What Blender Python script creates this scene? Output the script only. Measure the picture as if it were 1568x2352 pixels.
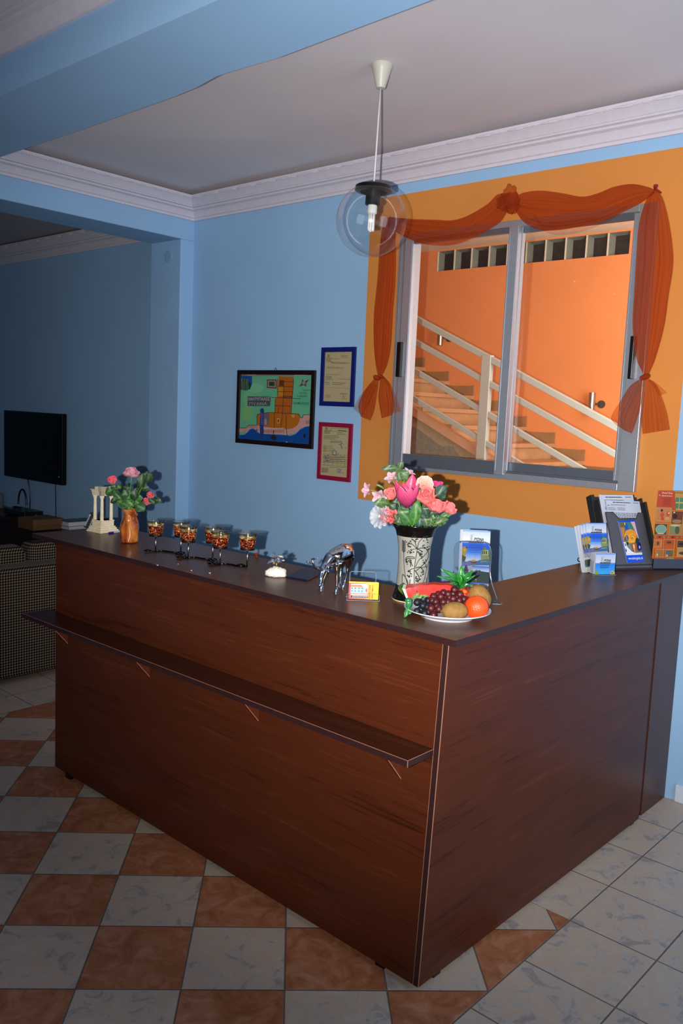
import bpy, bmesh, math, random
import numpy as np
from mathutils import Vector, Matrix
random.seed(7)
for o in list(bpy.data.objects): bpy.data.objects.remove(o)
SC = bpy.context.scene
COL = SC.collection
R = math.radians
pi = math.pi

def lin(h, k=1.0):
    h = h.lstrip('#')
    c = [int(h[i:i+2], 16)/255 for i in (0, 2, 4)]
    return tuple(((x/12.92) if x <= .04045 else ((x+.055)/1.055)**2.4)*k for x in c)

# ------------------------------------------------------------------ camera
CAM = Vector((1.2171, -1.8067, 1.5692)); FPX = 1960.84
yaw, pitch, roll = -.7279, -.1188, .0436
fw = Vector((math.sin(yaw)*math.cos(pitch), math.cos(yaw)*math.cos(pitch), math.sin(pitch)))
r0 = Vector((math.cos(yaw), -math.sin(yaw), 0)); u0 = r0.cross(fw)
cr = math.cos(roll)*r0 + math.sin(roll)*u0
cu = -math.sin(roll)*r0 + math.cos(roll)*u0
cam_d = bpy.data.cameras.new('camera'); cam = bpy.data.objects.new('camera', cam_d); COL.objects.link(cam)
cam_d.sensor_fit = 'HORIZONTAL'; cam_d.sensor_width = 36; cam_d.lens = FPX/1568*36
cam_d.clip_start = .02
M = Matrix.Identity(4)
for i in range(3):
    M[i][0] = cr[i]; M[i][1] = cu[i]; M[i][2] = -fw[i]; M[i][3] = CAM[i]
cam.matrix_world = M
SC.camera = cam

def P(u, v, ax, val):
    """the point of a real plane (x, y or z = val) that a measured spot of the photo lies on"""
    d = fw + cr*((u-784)/FPX) - cu*((v-1176)/FPX)
    i = 'xyz'.index(ax); t = (val-CAM[i])/d[i]
    return CAM + d*t

# ------------------------------------------------------------------ light
SC.view_settings.view_transform = 'Standard'; SC.view_settings.look = 'None'
SC.view_settings.gamma = 1; SC.view_settings.use_curve_mapping = False
SC.view_settings.exposure = 0.0
w = bpy.data.worlds.new('world'); SC.world = w; w.use_nodes = True
w.node_tree.nodes['Background'].inputs[0].default_value = (.55, .7, 1, 1)
w.node_tree.nodes['Background'].inputs[1].default_value = .3

def light(name, typ, loc, energy, color, target=None, **k):
    d = bpy.data.lights.new(name, typ); d.energy = energy; d.color = color
    for a, b in k.items(): setattr(d, a, b)
    o = bpy.data.objects.new(name, d); COL.objects.link(o); o.location = loc
    if target is not None:
        o.rotation_euler = (Vector(target)-Vector(loc)).to_track_quat('-Z', 'Y').to_euler()
    return o
# the camera's own flash, beside the lens
fl = CAM - cr*.095 - cu*.012 + fw*.02
light('flash_lamp', 'SPOT', fl, 520, (1.0, .97, .94), target=fl+fw*3+cu*.40+cr*.45, shadow_soft_size=.009, spot_size=R(80), spot_blend=1.0)
# daylight through the glazed entrance on the right
light('entrance_daylight', 'AREA', (2.55, .2, 1.5), 30, (.74, .86, 1.0), target=(-.3, 1.2, 1.3), shape='RECTANGLE', size=1.6, size_y=2.0)
light('added_front_fill', 'AREA', (.8, -4.35, 1.7), 11, (.92, .96, 1.0), target=(-.5, .5, 1.2), shape='RECTANGLE', size=2.2, size_y=1.6)  # unseen fill lamp behind the camera, added to raise the ambient light
# daylight in the stairwell
light('stairwell_daylight', 'AREA', (-.05, 2.9, 1.9), 58, (1.0, .98, .95), target=(-2.3, 4.3, 2.3), shape='RECTANGLE', size=1.2, size_y=1.6)

# ------------------------------------------------------------------ materials
MATS = {}
def newmat(name):
    m = bpy.data.materials.new(name); m.use_nodes = True
    nt = m.node_tree; b = nt.nodes['Principled BSDF']
    return m, nt, b
def N(nt, t, **k):
    n = nt.nodes.new(t)
    for a, b in k.items(): setattr(n, a, b)
    return n
def mat(name, color, rough=.5, metal=0., noise=.06, nscale=30., bump=0., spec=.5, coat=0., trans=0., sub=0.):
    if name in MATS: return MATS[name]
    m, nt, b = newmat(name)
    c = lin(color) if isinstance(color, str) else color
    tc = N(nt, 'ShaderNodeTexCoord'); nz = N(nt, 'ShaderNodeTexNoise'); nz.inputs['Scale'].default_value = nscale
    nz.inputs['Detail'].default_value = 4
    nt.links.new(tc.outputs['Object'], nz.inputs['Vector'])
    rp = N(nt, 'ShaderNodeMapRange'); rp.inputs[3].default_value = 1-noise; rp.inputs[4].default_value = 1+noise
    rp.inputs[1].default_value = .3; rp.inputs[2].default_value = .7
    nt.links.new(nz.outputs['Fac'], rp.inputs[0])
    mx = N(nt, 'ShaderNodeVectorMath', operation='SCALE'); mx.inputs[0].default_value = c
    nt.links.new(rp.outputs[0], mx.inputs['Scale']); nt.links.new(mx.outputs[0], b.inputs['Base Color'])
    b.inputs['Roughness'].default_value = rough; b.inputs['Metallic'].default_value = metal
    b.inputs['Specular IOR Level'].default_value = spec; b.inputs['Coat Weight'].default_value = coat
    b.inputs['Transmission Weight'].default_value = trans
    if sub: b.inputs['Subsurface Weight'].default_value = sub; b.inputs['Subsurface Scale'].default_value = .01
    if bump:
        bp = N(nt, 'ShaderNodeBump'); bp.inputs['Strength'].default_value = bump; bp.inputs['Distance'].default_value = .004
        nt.links.new(nz.outputs['Fac'], bp.inputs['Height']); nt.links.new(bp.outputs[0], b.inputs['Normal'])
    MATS[name] = m
    return m
def ramp(nt, stops):
    r = N(nt, 'ShaderNodeValToRGB'); el = r.color_ramp.elements
    while len(el) < len(stops): el.new(.5)
    for e, (p, c) in zip(el, stops):
        e.position = p; e.color = (*(lin(c) if isinstance(c, str) else c), 1)
    return r
def mapping(nt, scale, rot=(0, 0, 0), loc=(0, 0, 0), coord='Object'):
    tc = N(nt, 'ShaderNodeTexCoord'); mp = N(nt, 'ShaderNodeMapping')
    mp.inputs['Scale'].default_value = scale; mp.inputs['Rotation'].default_value = rot; mp.inputs['Location'].default_value = loc
    nt.links.new(tc.outputs[coord], mp.inputs['Vector'])
    return mp
def ink(name='printed_ink', rough=.4, spec=.5, metal=0., coat=0., bump=0., bscale=200):
    if name in MATS: return MATS[name]
    m, nt, b = newmat(name)
    a = N(nt, 'ShaderNodeAttribute', attribute_name='Col')
    nt.links.new(a.outputs['Color'], b.inputs['Base Color'])
    b.inputs['Roughness'].default_value = rough; b.inputs['Specular IOR Level'].default_value = spec
    b.inputs['Metallic'].default_value = metal; b.inputs['Coat Weight'].default_value = coat
    if bump:
        tc = N(nt, 'ShaderNodeTexCoord'); nz = N(nt, 'ShaderNodeTexNoise'); nz.inputs['Scale'].default_value = bscale
        bp = N(nt, 'ShaderNodeBump'); bp.inputs['Strength'].default_value = bump; bp.inputs['Distance'].default_value = .001
        nt.links.new(tc.outputs['Object'], nz.inputs['Vector'])
        nt.links.new(nz.outputs['Fac'], bp.inputs['Height']); nt.links.new(bp.outputs[0], b.inputs['Normal'])
    MATS[name] = m
    return m
def wood(name, scale, base='#4c2211', dark='#2f1409', lite='#5c2c17', rough=.33, coat=.0):
    if name in MATS: return MATS[name]
    m, nt, b = newmat(name)
    mp = mapping(nt, scale)
    n1 = N(nt, 'ShaderNodeTexNoise'); n1.inputs['Scale'].default_value = 1.0; n1.inputs['Detail'].default_value = 8; n1.inputs['Roughness'].default_value = .62
    n1.inputs['Distortion'].default_value = .6
    nt.links.new(mp.outputs[0], n1.inputs['Vector'])
    mp2 = mapping(nt, tuple(s*.35 for s in scale), loc=(3.1, 1.7, 5.2))
    n2 = N(nt, 'ShaderNodeTexNoise'); n2.inputs['Scale'].default_value = 1.0; n2.inputs['Detail'].default_value = 3
    nt.links.new(mp2.outputs[0], n2.inputs['Vector'])
    ad = N(nt, 'ShaderNodeMath', operation='MULTIPLY_ADD'); ad.inputs[1].default_value = .55
    nt.links.new(n2.outputs['Fac'], ad.inputs[0])
    mp3 = mapping(nt, tuple(s*(1.6 if s == min(scale) else 5.5) for s in scale), rot=(0, 0, 0))
    n3 = N(nt, 'ShaderNodeTexNoise'); n3.inputs['Scale'].default_value = 1.0; n3.inputs['Detail'].default_value = 6; n3.inputs['Roughness'].default_value = .7; n3.inputs['Distortion'].default_value = .9
    nt.links.new(mp3.outputs[0], n3.inputs['Vector'])
    ad.inputs[1].default_value = .22
    a3 = N(nt, 'ShaderNodeMath', operation='MULTIPLY_ADD'); a3.inputs[1].default_value = .42; nt.links.new(n3.outputs['Fac'], a3.inputs[0])
    sc = N(nt, 'ShaderNodeMath', operation='MULTIPLY'); sc.inputs[1].default_value = .36
    nt.links.new(n1.outputs['Fac'], sc.inputs[0]); nt.links.new(sc.outputs[0], a3.inputs[2]); nt.links.new(a3.outputs[0], ad.inputs[2])
    rp = ramp(nt, [(.38, dark), (.47, base), (.53, base), (.62, lite)])
    nt.links.new(ad.outputs[0], rp.inputs['Fac']); nt.links.new(rp.outputs[0], b.inputs['Base Color'])
    b.inputs['Roughness'].default_value = rough; b.inputs['Specular IOR Level'].default_value = .22
    b.inputs['Coat Weight'].default_value = coat
    MATS[name] = m
    return m
def thin_clear(name, tint=(1, 1, 1), rough=.02, ior=1.45, gloss=1.0, opac=0.):
    """thin clear sheet: see-through with a Fresnel reflection"""
    if name in MATS: return MATS[name]
    m, nt, b = newmat(name); nt.nodes.remove(b)
    out = nt.nodes['Material Output']
    t = N(nt, 'ShaderNodeBsdfTransparent'); t.inputs[0].default_value = (*tint, 1)
    g = N(nt, 'ShaderNodeBsdfGlossy'); g.inputs['Roughness'].default_value = rough
    f = N(nt, 'ShaderNodeLayerWeight'); f.inputs['Blend'].default_value = .5
    pw = N(nt, 'ShaderNodeMath', operation='POWER'); pw.inputs[1].default_value = 4.5; nt.links.new(f.outputs['Facing'], pw.inputs[0])
    mu = N(nt, 'ShaderNodeMath', operation='MULTIPLY_ADD'); mu.inputs[1].default_value = gloss; mu.inputs[2].default_value = ((ior-1)/(ior+1))**2*2+opac
    mu.use_clamp = True
    nt.links.new(pw.outputs[0], mu.inputs[0])
    mx = N(nt, 'ShaderNodeMixShader')
    nt.links.new(mu.outputs[0], mx.inputs[0]); nt.links.new(t.outputs[0], mx.inputs[1]); nt.links.new(g.outputs[0], mx.inputs[2])
    nt.links.new(mx.outputs[0], out.inputs[0])
    MATS[name] = m
    return m

# ------------------------------------------------------------------ geometry collector
class G:
    def __init__(s):
        s.v = []; s.f = []; s.c = []; s.mi = []; s.col = (1, 1, 1); s.k = 0; s.M = Matrix.Identity(4)
    def av(s, pts):
        b = len(s.v); s.v += [tuple(s.M @ Vector(p)) for p in pts]; return b
    def af(s, idx, col=None, k=None):
        s.f.append(tuple(idx)); s.c.append(col or s.col); s.mi.append(s.k if k is None else k)
    def box(s, c, d, rz=0, rx=0, ry=0, col=None):
        m = Matrix.Translation(c) @ Matrix.Rotation(rz, 4, 'Z') @ Matrix.Rotation(ry, 4, 'Y') @ Matrix.Rotation(rx, 4, 'X')
        x, y, z = d[0]/2, d[1]/2, d[2]/2
        b = s.av([m @ Vector((a*x, e*y, g*z)) for g in (-1, 1) for e in (-1, 1) for a in (-1, 1)])
        for q in ((0, 2, 3, 1), (4, 5, 7, 6), (0, 1, 5, 4), (1, 3, 7, 5), (3, 2, 6, 7), (2, 0, 4, 6)):
            s.af([b+i for i in q], col)
        return s
    def bb(s, x0, x1, y0, y1, z0, z1, col=None):
        return s.box(((x0+x1)/2, (y0+y1)/2, (z0+z1)/2), (abs(x1-x0), abs(y1-y0), abs(z1-z0)), col=col)
    def hexa(s, p8, col=None):      # bottom 4 (ccw), top 4
        b = s.av(p8)
        for q in ((0, 3, 2, 1), (4, 5, 6, 7), (0, 1, 5, 4), (1, 2, 6, 5), (2, 3, 7, 6), (3, 0, 4, 7)): s.af([b+i for i in q], col)
        return s
    def prism(s, poly, h, frame, col=None):   # poly of (a,b); frame=(origin, ea, eb, en)
        o, ea, eb, en = [Vector(q) for q in frame]
        n = len(poly)
        b = s.av([o+ea*p[0]+eb*p[1] for p in poly] + [o+ea*p[0]+eb*p[1]+en*h for p in poly])
        s.af(list(range(b+n-1, b-1, -1)), col); s.af(list(range(b+n, b+2*n)), col)
        for i in range(n):
            j = (i+1) % n; s.af((b+i, b+j, b+n+j, b+n+i), col)
        return s
    def lathe(s, prof, c=(0, 0, 0), seg=32, cols=None, wob=None, cap0=True, cap1=True, axis=None):
        c = Vector(c); n = len(prof)
        mt = Matrix.Identity(3)
        if axis is not None: mt = Vector(axis).normalized().to_track_quat('Z', 'Y').to_matrix()
        pts = []
        for i, (r_, z) in enumerate(prof):
            for j in range(seg):
                a = 2*pi*j/seg; rr = r_ if wob is None else wob(r_, a, z)
                pts.append(c + mt @ Vector((rr*math.cos(a), rr*math.sin(a), z)))
        b = s.av(pts)
        for i in range(n-1):
            cc = cols[i] if cols else None
            for j in range(seg):
                k = (j+1) % seg
                s.af((b+i*seg+j, b+i*seg+k, b+(i+1)*seg+k, b+(i+1)*seg+j), cc)
        if cap0 and prof[0][0] > 1e-5: s.af([b+j for j in range(seg-1, -1, -1)], cols[0] if cols else None)
        if cap1 and prof[-1][0] > 1e-5: s.af([b+(n-1)*seg+j for j in range(seg)], cols[-1] if cols else None)
        return s
    def tube(s, pts, rad, seg=8, col=None, closed=False, cap=True):
        pts = [Vector(p) for p in pts]; n = len(pts)
        if not hasattr(rad, '__len__'): rad = [rad]*n
        t0 = (pts[1]-pts[0]).normalized()
        up = Vector((0, 0, 1)) if abs(t0.z) < .9 else Vector((1, 0, 0))
        nn = t0.cross(up).normalized(); ring = []
        for i in range(n):
            if closed: t = pts[(i+1) % n]-pts[i-1]
            else: t = pts[min(i+1, n-1)]-pts[max(i-1, 0)]
            t.normalize(); nn = (nn - t*nn.dot(t)).normalized(); bn = t.cross(nn)
            for j in range(seg):
                a = 2*pi*j/seg; ring.append(pts[i]+(nn*math.cos(a)+bn*math.sin(a))*rad[i])
        b = s.av(ring)
        for i in range(n if closed else n-1):
            i2 = (i+1) % n
            for j in range(seg):
                k = (j+1) % seg; s.af((b+i*seg+j, b+i*seg+k, b+i2*seg+k, b+i2*seg+j), col)
        if cap and not closed:
            s.af([b+j for j in range(seg-1, -1, -1)], col); s.af([b+(n-1)*seg+j for j in range(seg)], col)
        return s
    def sph(s, c, r_, seg=16, rings=10, col=None, rot=None, f=None):
        if not hasattr(r_, '__len__'): r_ = (r_, r_, r_)
        mt = rot.to_matrix() if rot is not None else Matrix.Identity(3)
        c = Vector(c); pts = [c+mt @ Vector((0, 0, -r_[2]))]
        for i in range(1, rings):
            ph = -pi/2+pi*i/rings
            for j in range(seg):
                a = 2*pi*j/seg; q = Vector((math.cos(ph)*math.cos(a), math.cos(ph)*math.sin(a), math.sin(ph)))
                if f: q = q*f(q)
                pts.append(c+mt @ Vector((q.x*r_[0], q.y*r_[1], q.z*r_[2])))
        pts.append(c+mt @ Vector((0, 0, r_[2]))); b = s.av(pts)
        for j in range(seg):
            k = (j+1) % seg
            s.af((b, b+1+k, b+1+j), col); s.af((b+len(pts)-1, b+1+(rings-2)*seg+j, b+1+(rings-2)*seg+k), col)
            for i in range(rings-2): s.af((b+1+i*seg+j, b+1+i*seg+k, b+1+(i+1)*seg+k, b+1+(i+1)*seg+j), col)
        return s
    def grid(s, fn, nu, nv, colf=None):
        b = s.av([fn(i/(nu-1), j/(nv-1)) for i in range(nu) for j in range(nv)])
        for i in range(nu-1):
            for j in range(nv-1):
                s.af((b+i*nv+j, b+(i+1)*nv+j, b+(i+1)*nv+j+1, b+i*nv+j+1), colf(i/(nu-1), j/(nv-1)) if colf else None)
        return s
    def sweep(s, prof, p0, p1, ex, ez, e0=0., e1=0., col=None):
        """moulding: prof of (out, up) swept from p0 to p1; e0/e1 shift the ends along the run by e*out (mitres)"""
        p0, p1, ex, ez = [Vector(q) for q in (p0, p1, ex, ez)]; d = (p1-p0).normalized(); n = len(prof)
        b = s.av([p0+ex*a+ez*z+d*(e0*a) for a, z in prof]+[p1+ex*a+ez*z-d*(e1*a) for a, z in prof])
        for i in range(n):
            j = (i+1) % n; s.af((b+i, b+j, b+n+j, b+n+i), col)
        s.af(list(range(b+n-1, b-1, -1)), col); s.af(list(range(b+n, b+2*n)), col)
        return s
    def obj(s, name, m, parent=None, smooth=False, bevel=0., seg=2, solid=0., thing=None, sub=0):
        me = bpy.data.meshes.new(name); me.from_pydata(s.v, [], s.f); me.update()
        ms = m if isinstance(m, (list, tuple)) else [m]
        for q in ms: me.materials.append(q)
        if len(ms) > 1: me.polygons.foreach_set('material_index', s.mi)
        ca = me.color_attributes.new(name='Col', type='FLOAT_COLOR', domain='CORNER')
        buf = []
        for f, c in zip(s.f, s.c): buf += [c[0], c[1], c[2], 1.]*len(f)
        ca.data.foreach_set('color', buf)
        bm = bmesh.new(); bm.from_mesh(me); bmesh.ops.recalc_face_normals(bm, faces=bm.faces); bm.to_mesh(me); bm.free()
        if smooth:
            me.polygons.foreach_set('use_smooth', [True]*len(me.polygons))
            if smooth is not True: me.set_sharp_from_angle(angle=R(smooth))
        o = bpy.data.objects.new(name, me); COL.objects.link(o)
        if parent: o.parent = parent
        if solid:
            md = o.modifiers.new('s', 'SOLIDIFY'); md.thickness = solid; md.offset = 0
        if bevel:
            md = o.modifiers.new('b', 'BEVEL'); md.width = bevel; md.segments = seg; md.limit_method = 'ANGLE'; md.angle_limit = R(40)
        if sub:
            md = o.modifiers.new('u', 'SUBSURF'); md.levels = sub; md.render_levels = sub
        return o

def tag(o, label, cat, group=None, kind=None):
    o['label'] = label
    if cat: o['category'] = cat
    if group: o['group'] = group
    if kind: o['kind'] = kind
    return o
def struct(o): o['kind'] = 'structure'; return o
RH = math.atan2(math.sin(.7279), math.cos(.7279))      # turn about z that makes local x run to the camera's right
def thing(name, label, cat, loc=(0, 0, 0), rz=0., group=None):
    o = bpy.data.objects.new(name, None); COL.objects.link(o); o.empty_display_size = .05
    o.location = loc; o.rotation_euler = (0, 0, rz)
    return tag(o, label, cat, group)

# text as flat mesh pieces
_tc = {}
def text_polys(txt, font_shear=0., bold=0.):
    key = (txt, font_shear, bold)
    if key in _tc: return _tc[key]
    cu_ = bpy.data.curves.new('txt', 'FONT'); cu_.body = txt; cu_.size = 1; cu_.resolution_u = 2; cu_.shear = font_shear; cu_.offset = bold
    ob = bpy.data.objects.new('txt', cu_); COL.objects.link(ob)
    dg = bpy.context.evaluated_depsgraph_get(); dg.update()
    me = bpy.data.meshes.new_from_object(ob.evaluated_get(dg))
    vs = [(v.co.x, v.co.y) for v in me.vertices]; fs = [tuple(p.vertices) for p in me.polygons]
    bpy.data.objects.remove(ob); bpy.data.curves.remove(cu_); bpy.data.meshes.remove(me)
    _tc[key] = (vs, fs); return _tc[key]

class Art:
    gain = .80
    """flat print: shapes given in the coordinates px of four corners, laid on a w x h sheet facing -y"""
    def __init__(s, w, h, corners=None, y=0., step=.00012):
        s.g = G(); s.w, s.h = w, h; s.y = y; s.n = 0; s.step = step
        if corners is None: corners = [(0, h), (w, h), (w, 0), (0, 0)]
        dst = [(0, h), (w, h), (w, 0), (0, 0)]; A = []; B = []
        for (x, y_), (X, Y) in zip(corners, dst):
            A.append([x, y_, 1, 0, 0, 0, -X*x, -X*y_]); B.append(X)
            A.append([0, 0, 0, x, y_, 1, -Y*x, -Y*y_]); B.append(Y)
        hh = np.linalg.solve(np.array(A, float), np.array(B, float)); s.H = np.append(hh, 1).reshape(3, 3)
        s.corners = corners
    def m(s, p):
        q = s.H @ np.array([p[0], p[1], 1.]); x, z = q[0]/q[2], q[1]/q[2]
        return (min(max(x, 0), s.w), s.y - s.n*s.step, min(max(z, 0), s.h))
    def poly(s, pts, col, layer=True):
        if layer: s.n += 1
        b = s.g.av([s.m(p) for p in pts]); s.g.af(range(b, b+len(pts)), lin(col, s.gain) if isinstance(col, str) else tuple(q*s.gain/.8 for q in col)); return s
    def bg(s, col): return s.poly(s.corners, col)
    def rect(s, x0, y0, x1, y1, col, layer=True): return s.poly([(x0, y0), (x1, y0), (x1, y1), (x0, y1)], col, layer)
    def line(s, pts, wd, col, layer=True):
        if layer: s.n += 1
        for a, b in zip(pts[:-1], pts[1:]):
            dx, dy = b[0]-a[0], b[1]-a[1]; L = math.hypot(dx, dy) or 1; nx, ny = -dy/L*wd/2, dx/L*wd/2
            s.poly([(a[0]+nx, a[1]+ny), (b[0]+nx, b[1]+ny), (b[0]-nx, b[1]-ny), (a[0]-nx, a[1]-ny)], col, False)
        return s
    def disc(s, cx, cy, rx, ry, col, n=18, layer=True):
        return s.poly([(cx+rx*math.cos(2*pi*i/n), cy+ry*math.sin(2*pi*i/n)) for i in range(n)], col, layer)
    def text(s, txt, x, y, size, col, wid=None, rot=0., shear=0., bold=0.):
        """baseline start at (x, y), y running down"""
        vs, fs = text_polys(txt, shear, bold)
        if not vs: return s
        x0 = min(v[0] for v in vs); x1 = max(v[0] for v in vs); kx = size if wid is None else wid/max(x1-x0, 1e-6)
        s.n += 1; c, sn = math.cos(rot), math.sin(rot)
        pts = []
        for a, b in vs:
            a = (a-x0)*kx; b = b*size
            pts.append(s.m((x+a*c-b*sn, y-a*sn-b*c)))
        bb = s.g.av(pts)
        for f in fs: s.g.af([bb+i for i in f], lin(col, s.gain))
        return s
    def lines(s, x0, x1, y0, y1, n, col, ragged=.3, th=.4, seed=1):
        """rows of print too small to read in the photo"""
        rr = random.Random(seed); s.n += 1; d = (y1-y0)/n
        for i in range(n):
            y = y0+i*d; x = x0; e = x1-(x1-x0)*ragged*rr.random()
            while x < e:
                wl = (x1-x0)*rr.uniform(.03, .10); s.poly([(x, y), (min(x+wl, e), y), (min(x+wl, e), y+d*th), (x, y+d*th)], col, False); x += wl+(x1-x0)*.015
        return s
    def obj(s, name, parent, m=None):
        return s.g.obj(name, m or ink(), parent)

# ------------------------------------------------------------------ room materials
def plaster(name, color, nz=.035, rough=.7, bump=.08):
    return mat(name, color, rough=rough, noise=nz, nscale=2.2, bump=0, spec=.25)
BLUE = plaster('blue_wall_paint', '#98c0e4'); ORANGE = plaster('ochre_wall_paint', '#d58a42')
STAIR_ORANGE = plaster('orange_stair_paint', '#f09458'); CEIL = plaster('ceiling_paint', '#e2dadc')
WHITE_PLASTER = mat('white_cornice_plaster', '#d6d0da', rough=.6, noise=.03)
CREAM = mat('cream_plaster', '#e2d8bd', rough=.7)
ALU = mat('brushed_aluminium', '#aeb2ba', rough=.38, metal=.55, noise=.04, nscale=60)
ALU_D = mat('grey_aluminium_track', '#6f7680', rough=.4, metal=.5, noise=.04)
BLACK = mat('black_plastic', '#0a0a0b', rough=.35)
WY = 1.7224        # back wall
LX = -3.294        # left wall
CZ = 2.872         # ceiling

# floor: 45 degree chequer with straight-laid grey borders
def floor_material():
    m, nt, b = newmat('ceramic_floor_tiles')
    tc = N(nt, 'ShaderNodeTexCoord'); sp = N(nt, 'ShaderNodeSeparateXYZ'); nt.links.new(tc.outputs['Object'], sp.inputs[0])
    def mth(op, a, b_=None, c=None):
        n = N(nt, 'ShaderNodeMath', operation=op)
        for i, q in enumerate((a, b_, c)):
            if q is None: continue
            if isinstance(q, (int, float)): n.inputs[i].default_value = q
            else: nt.links.new(q, n.inputs[i])
        return n.outputs[0]
    X, Y = sp.outputs[0], sp.outputs[1]
    # chequer cell coordinates
    xx = mth('SUBTRACT', X, -.0874); yy = mth('SUBTRACT', Y, -.0712)
    ka = .7071/.2795; kb = .7071/.2815
    A = mth('MULTIPLY', mth('ADD', xx, yy), -ka)
    B = mth('MULTIPLY', mth('SUBTRACT', yy, xx), kb)
    C = mth('MULTIPLY_ADD', X, 1/.278, -.113/.278); D = mth('MULTIPLY_ADD', Y, 1/.282, -.036/.282)
    def edge(t):
        fr = mth('FRACT', t); return mth('MINIMUM', fr, mth('SUBTRACT', 1.0, fr))
    inside = mth('MULTIPLY', mth('MULTIPLY', mth('LESS_THAN', X, .113), mth('GREATER_THAN', X, -2.72)), mth('LESS_THAN', Y, .600))
    e1 = mth('MINIMUM', edge(A), edge(B)); e2 = mth('MINIMUM', edge(C), edge(D))
    ex = mth('MINIMUM', mth('MULTIPLY', mth('ABSOLUTE', mth('SUBTRACT', X, .113)), 3.6), mth('MULTIPLY', mth('ABSOLUTE', mth('SUBTRACT', X, -2.72)), 3.6))
    mixe = N(nt, 'ShaderNodeMix'); nt.links.new(inside, mixe.inputs[0]); nt.links.new(e2, mixe.inputs[2]); nt.links.new(e1, mixe.inputs[3])
    e = mth('MINIMUM', mixe.outputs[0], ex)
    grout = N(nt, 'ShaderNodeMapRange'); grout.inputs[1].default_value = .005; grout.inputs[2].default_value = .011
    grout.inputs[3].default_value = 1; grout.inputs[4].default_value = 0; nt.links.new(e, grout.inputs[0])
    par = mth('FLOORED_MODULO', mth('ADD', mth('FLOOR', A), mth('FLOOR', B)), 2.0)
    brown = mth('MULTIPLY', mth('LESS_THAN', par, .5), inside)
    n1 = N(nt, 'ShaderNodeTexNoise'); n1.inputs['Scale'].default_value = 13; n1.inputs['Detail'].default_value = 10; n1.inputs['Roughness'].default_value = .65; n1.inputs['Distortion'].default_value = 1.0
    nt.links.new(tc.outputs['Object'], n1.inputs['Vector'])
    rg = ramp(nt, [(.36, '#9f9087'), (.45, '#b9aca0'), (.52, '#bfa58f'), (.58, '#c0ab97'), (.66, '#bab0a6')]); rb = ramp(nt, [(.36, '#94593a'), (.5, '#a86a48'), (.64, '#b77f60')])
    nt.links.new(n1.outputs['Fac'], rg.inputs[0]); nt.links.new(n1.outputs['Fac'], rb.inputs[0])
    mc = N(nt, 'ShaderNodeMix', data_type='RGBA'); nt.links.new(brown, mc.inputs[0]); nt.links.new(rg.outputs[0], mc.inputs[6]); nt.links.new(rb.outputs[0], mc.inputs[7])
    mg = N(nt, 'ShaderNodeMix', data_type='RGBA'); nt.links.new(grout.outputs[0], mg.inputs[0]); nt.links.new(mc.outputs[2], mg.inputs[6]); mg.inputs[7].default_value = (*lin('#6b6059'), 1)
    nt.links.new(mg.outputs[2], b.inputs['Base Color'])
    b.inputs['Roughness'].default_value = .42; b.inputs['Specular IOR Level'].default_value = .35
    n2 = N(nt, 'ShaderNodeTexNoise'); n2.inputs['Scale'].default_value = 22; n2.inputs['Detail'].default_value = 5; n2.inputs['Distortion'].default_value = 2
    nt.links.new(tc.outputs['Object'], n2.inputs['Vector'])
    hh = mth('SUBTRACT', mth('MULTIPLY', n2.outputs['Fac'], .5), grout.outputs[0])
    bp = N(nt, 'ShaderNodeBump'); bp.inputs['Strength'].default_value = .5; bp.inputs['Distance'].default_value = .003
    nt.links.new(hh, bp.inputs['Height']); nt.links.new(bp.outputs[0], b.inputs['Normal'])
    return m
g = G(); g.bb(-7.2, 2.7, -4.5, 1.9, -.1, 0); struct(g.obj('floor', floor_material()))
g = G(); g.bb(-7.2, 2.7, WY+.15, 4.6, -.1, -.001); struct(g.obj('floor_stairwell', mat('beige_stone', '#b98f68', rough=.5)))
g = G(); g.bb(-7.2, 2.7, -4.5, WY+.02, CZ, CZ+.1); struct(g.obj('ceiling', CEIL))
# a small ceiling crack and blotches are in the paint noise

# back wall with the painted ochre field around the window opening
WX0, WX1, WZ0, WZ1 = -1.585, -.262, 1.285, 2.458
OX0, OX1, OZ0, OZ1 = -1.814, -.104, 1.090, 2.672
g = G()
xs = [LX, OX0, WX0, WX1, OX1, 2.6]; zs = [0, OZ0, WZ0, WZ1, OZ1, CZ]
for i in range(5):
    for j in range(5):
        if i == 2 and j == 2: continue
        g.k = 1 if (1 <= i <= 3 and 1 <= j <= 3) else 0
        b = g.av([(xs[i], WY, zs[j]), (xs[i+1], WY, zs[j]), (xs[i+1], WY, zs[j+1]), (xs[i], WY, zs[j+1])]); g.af((b, b+1, b+2, b+3))
        g.k = 2; b = g.av([(xs[i], WY+.15, zs[j]), (xs[i+1], WY+.15, zs[j]), (xs[i+1], WY+.15, zs[j+1]), (xs[i], WY+.15, zs[j+1])]); g.af((b+3, b+2, b+1, b))
g.k = 2
for a, b_ in (((WX0, WZ0), (WX1, WZ0)), ((WX1, WZ0), (WX1, WZ1)), ((WX1, WZ1), (WX0, WZ1)), ((WX0, WZ1), (WX0, WZ0))):
    b = g.av([(a[0], WY, a[1]), (b_[0], WY, b_[1]), (b_[0], WY+.15, b_[1]), (a[0], WY+.15, a[1])]); g.af((b, b+1, b+2, b+3))
struct(g.obj('wall_back', [BLUE, ORANGE, STAIR_ORANGE]))

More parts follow.
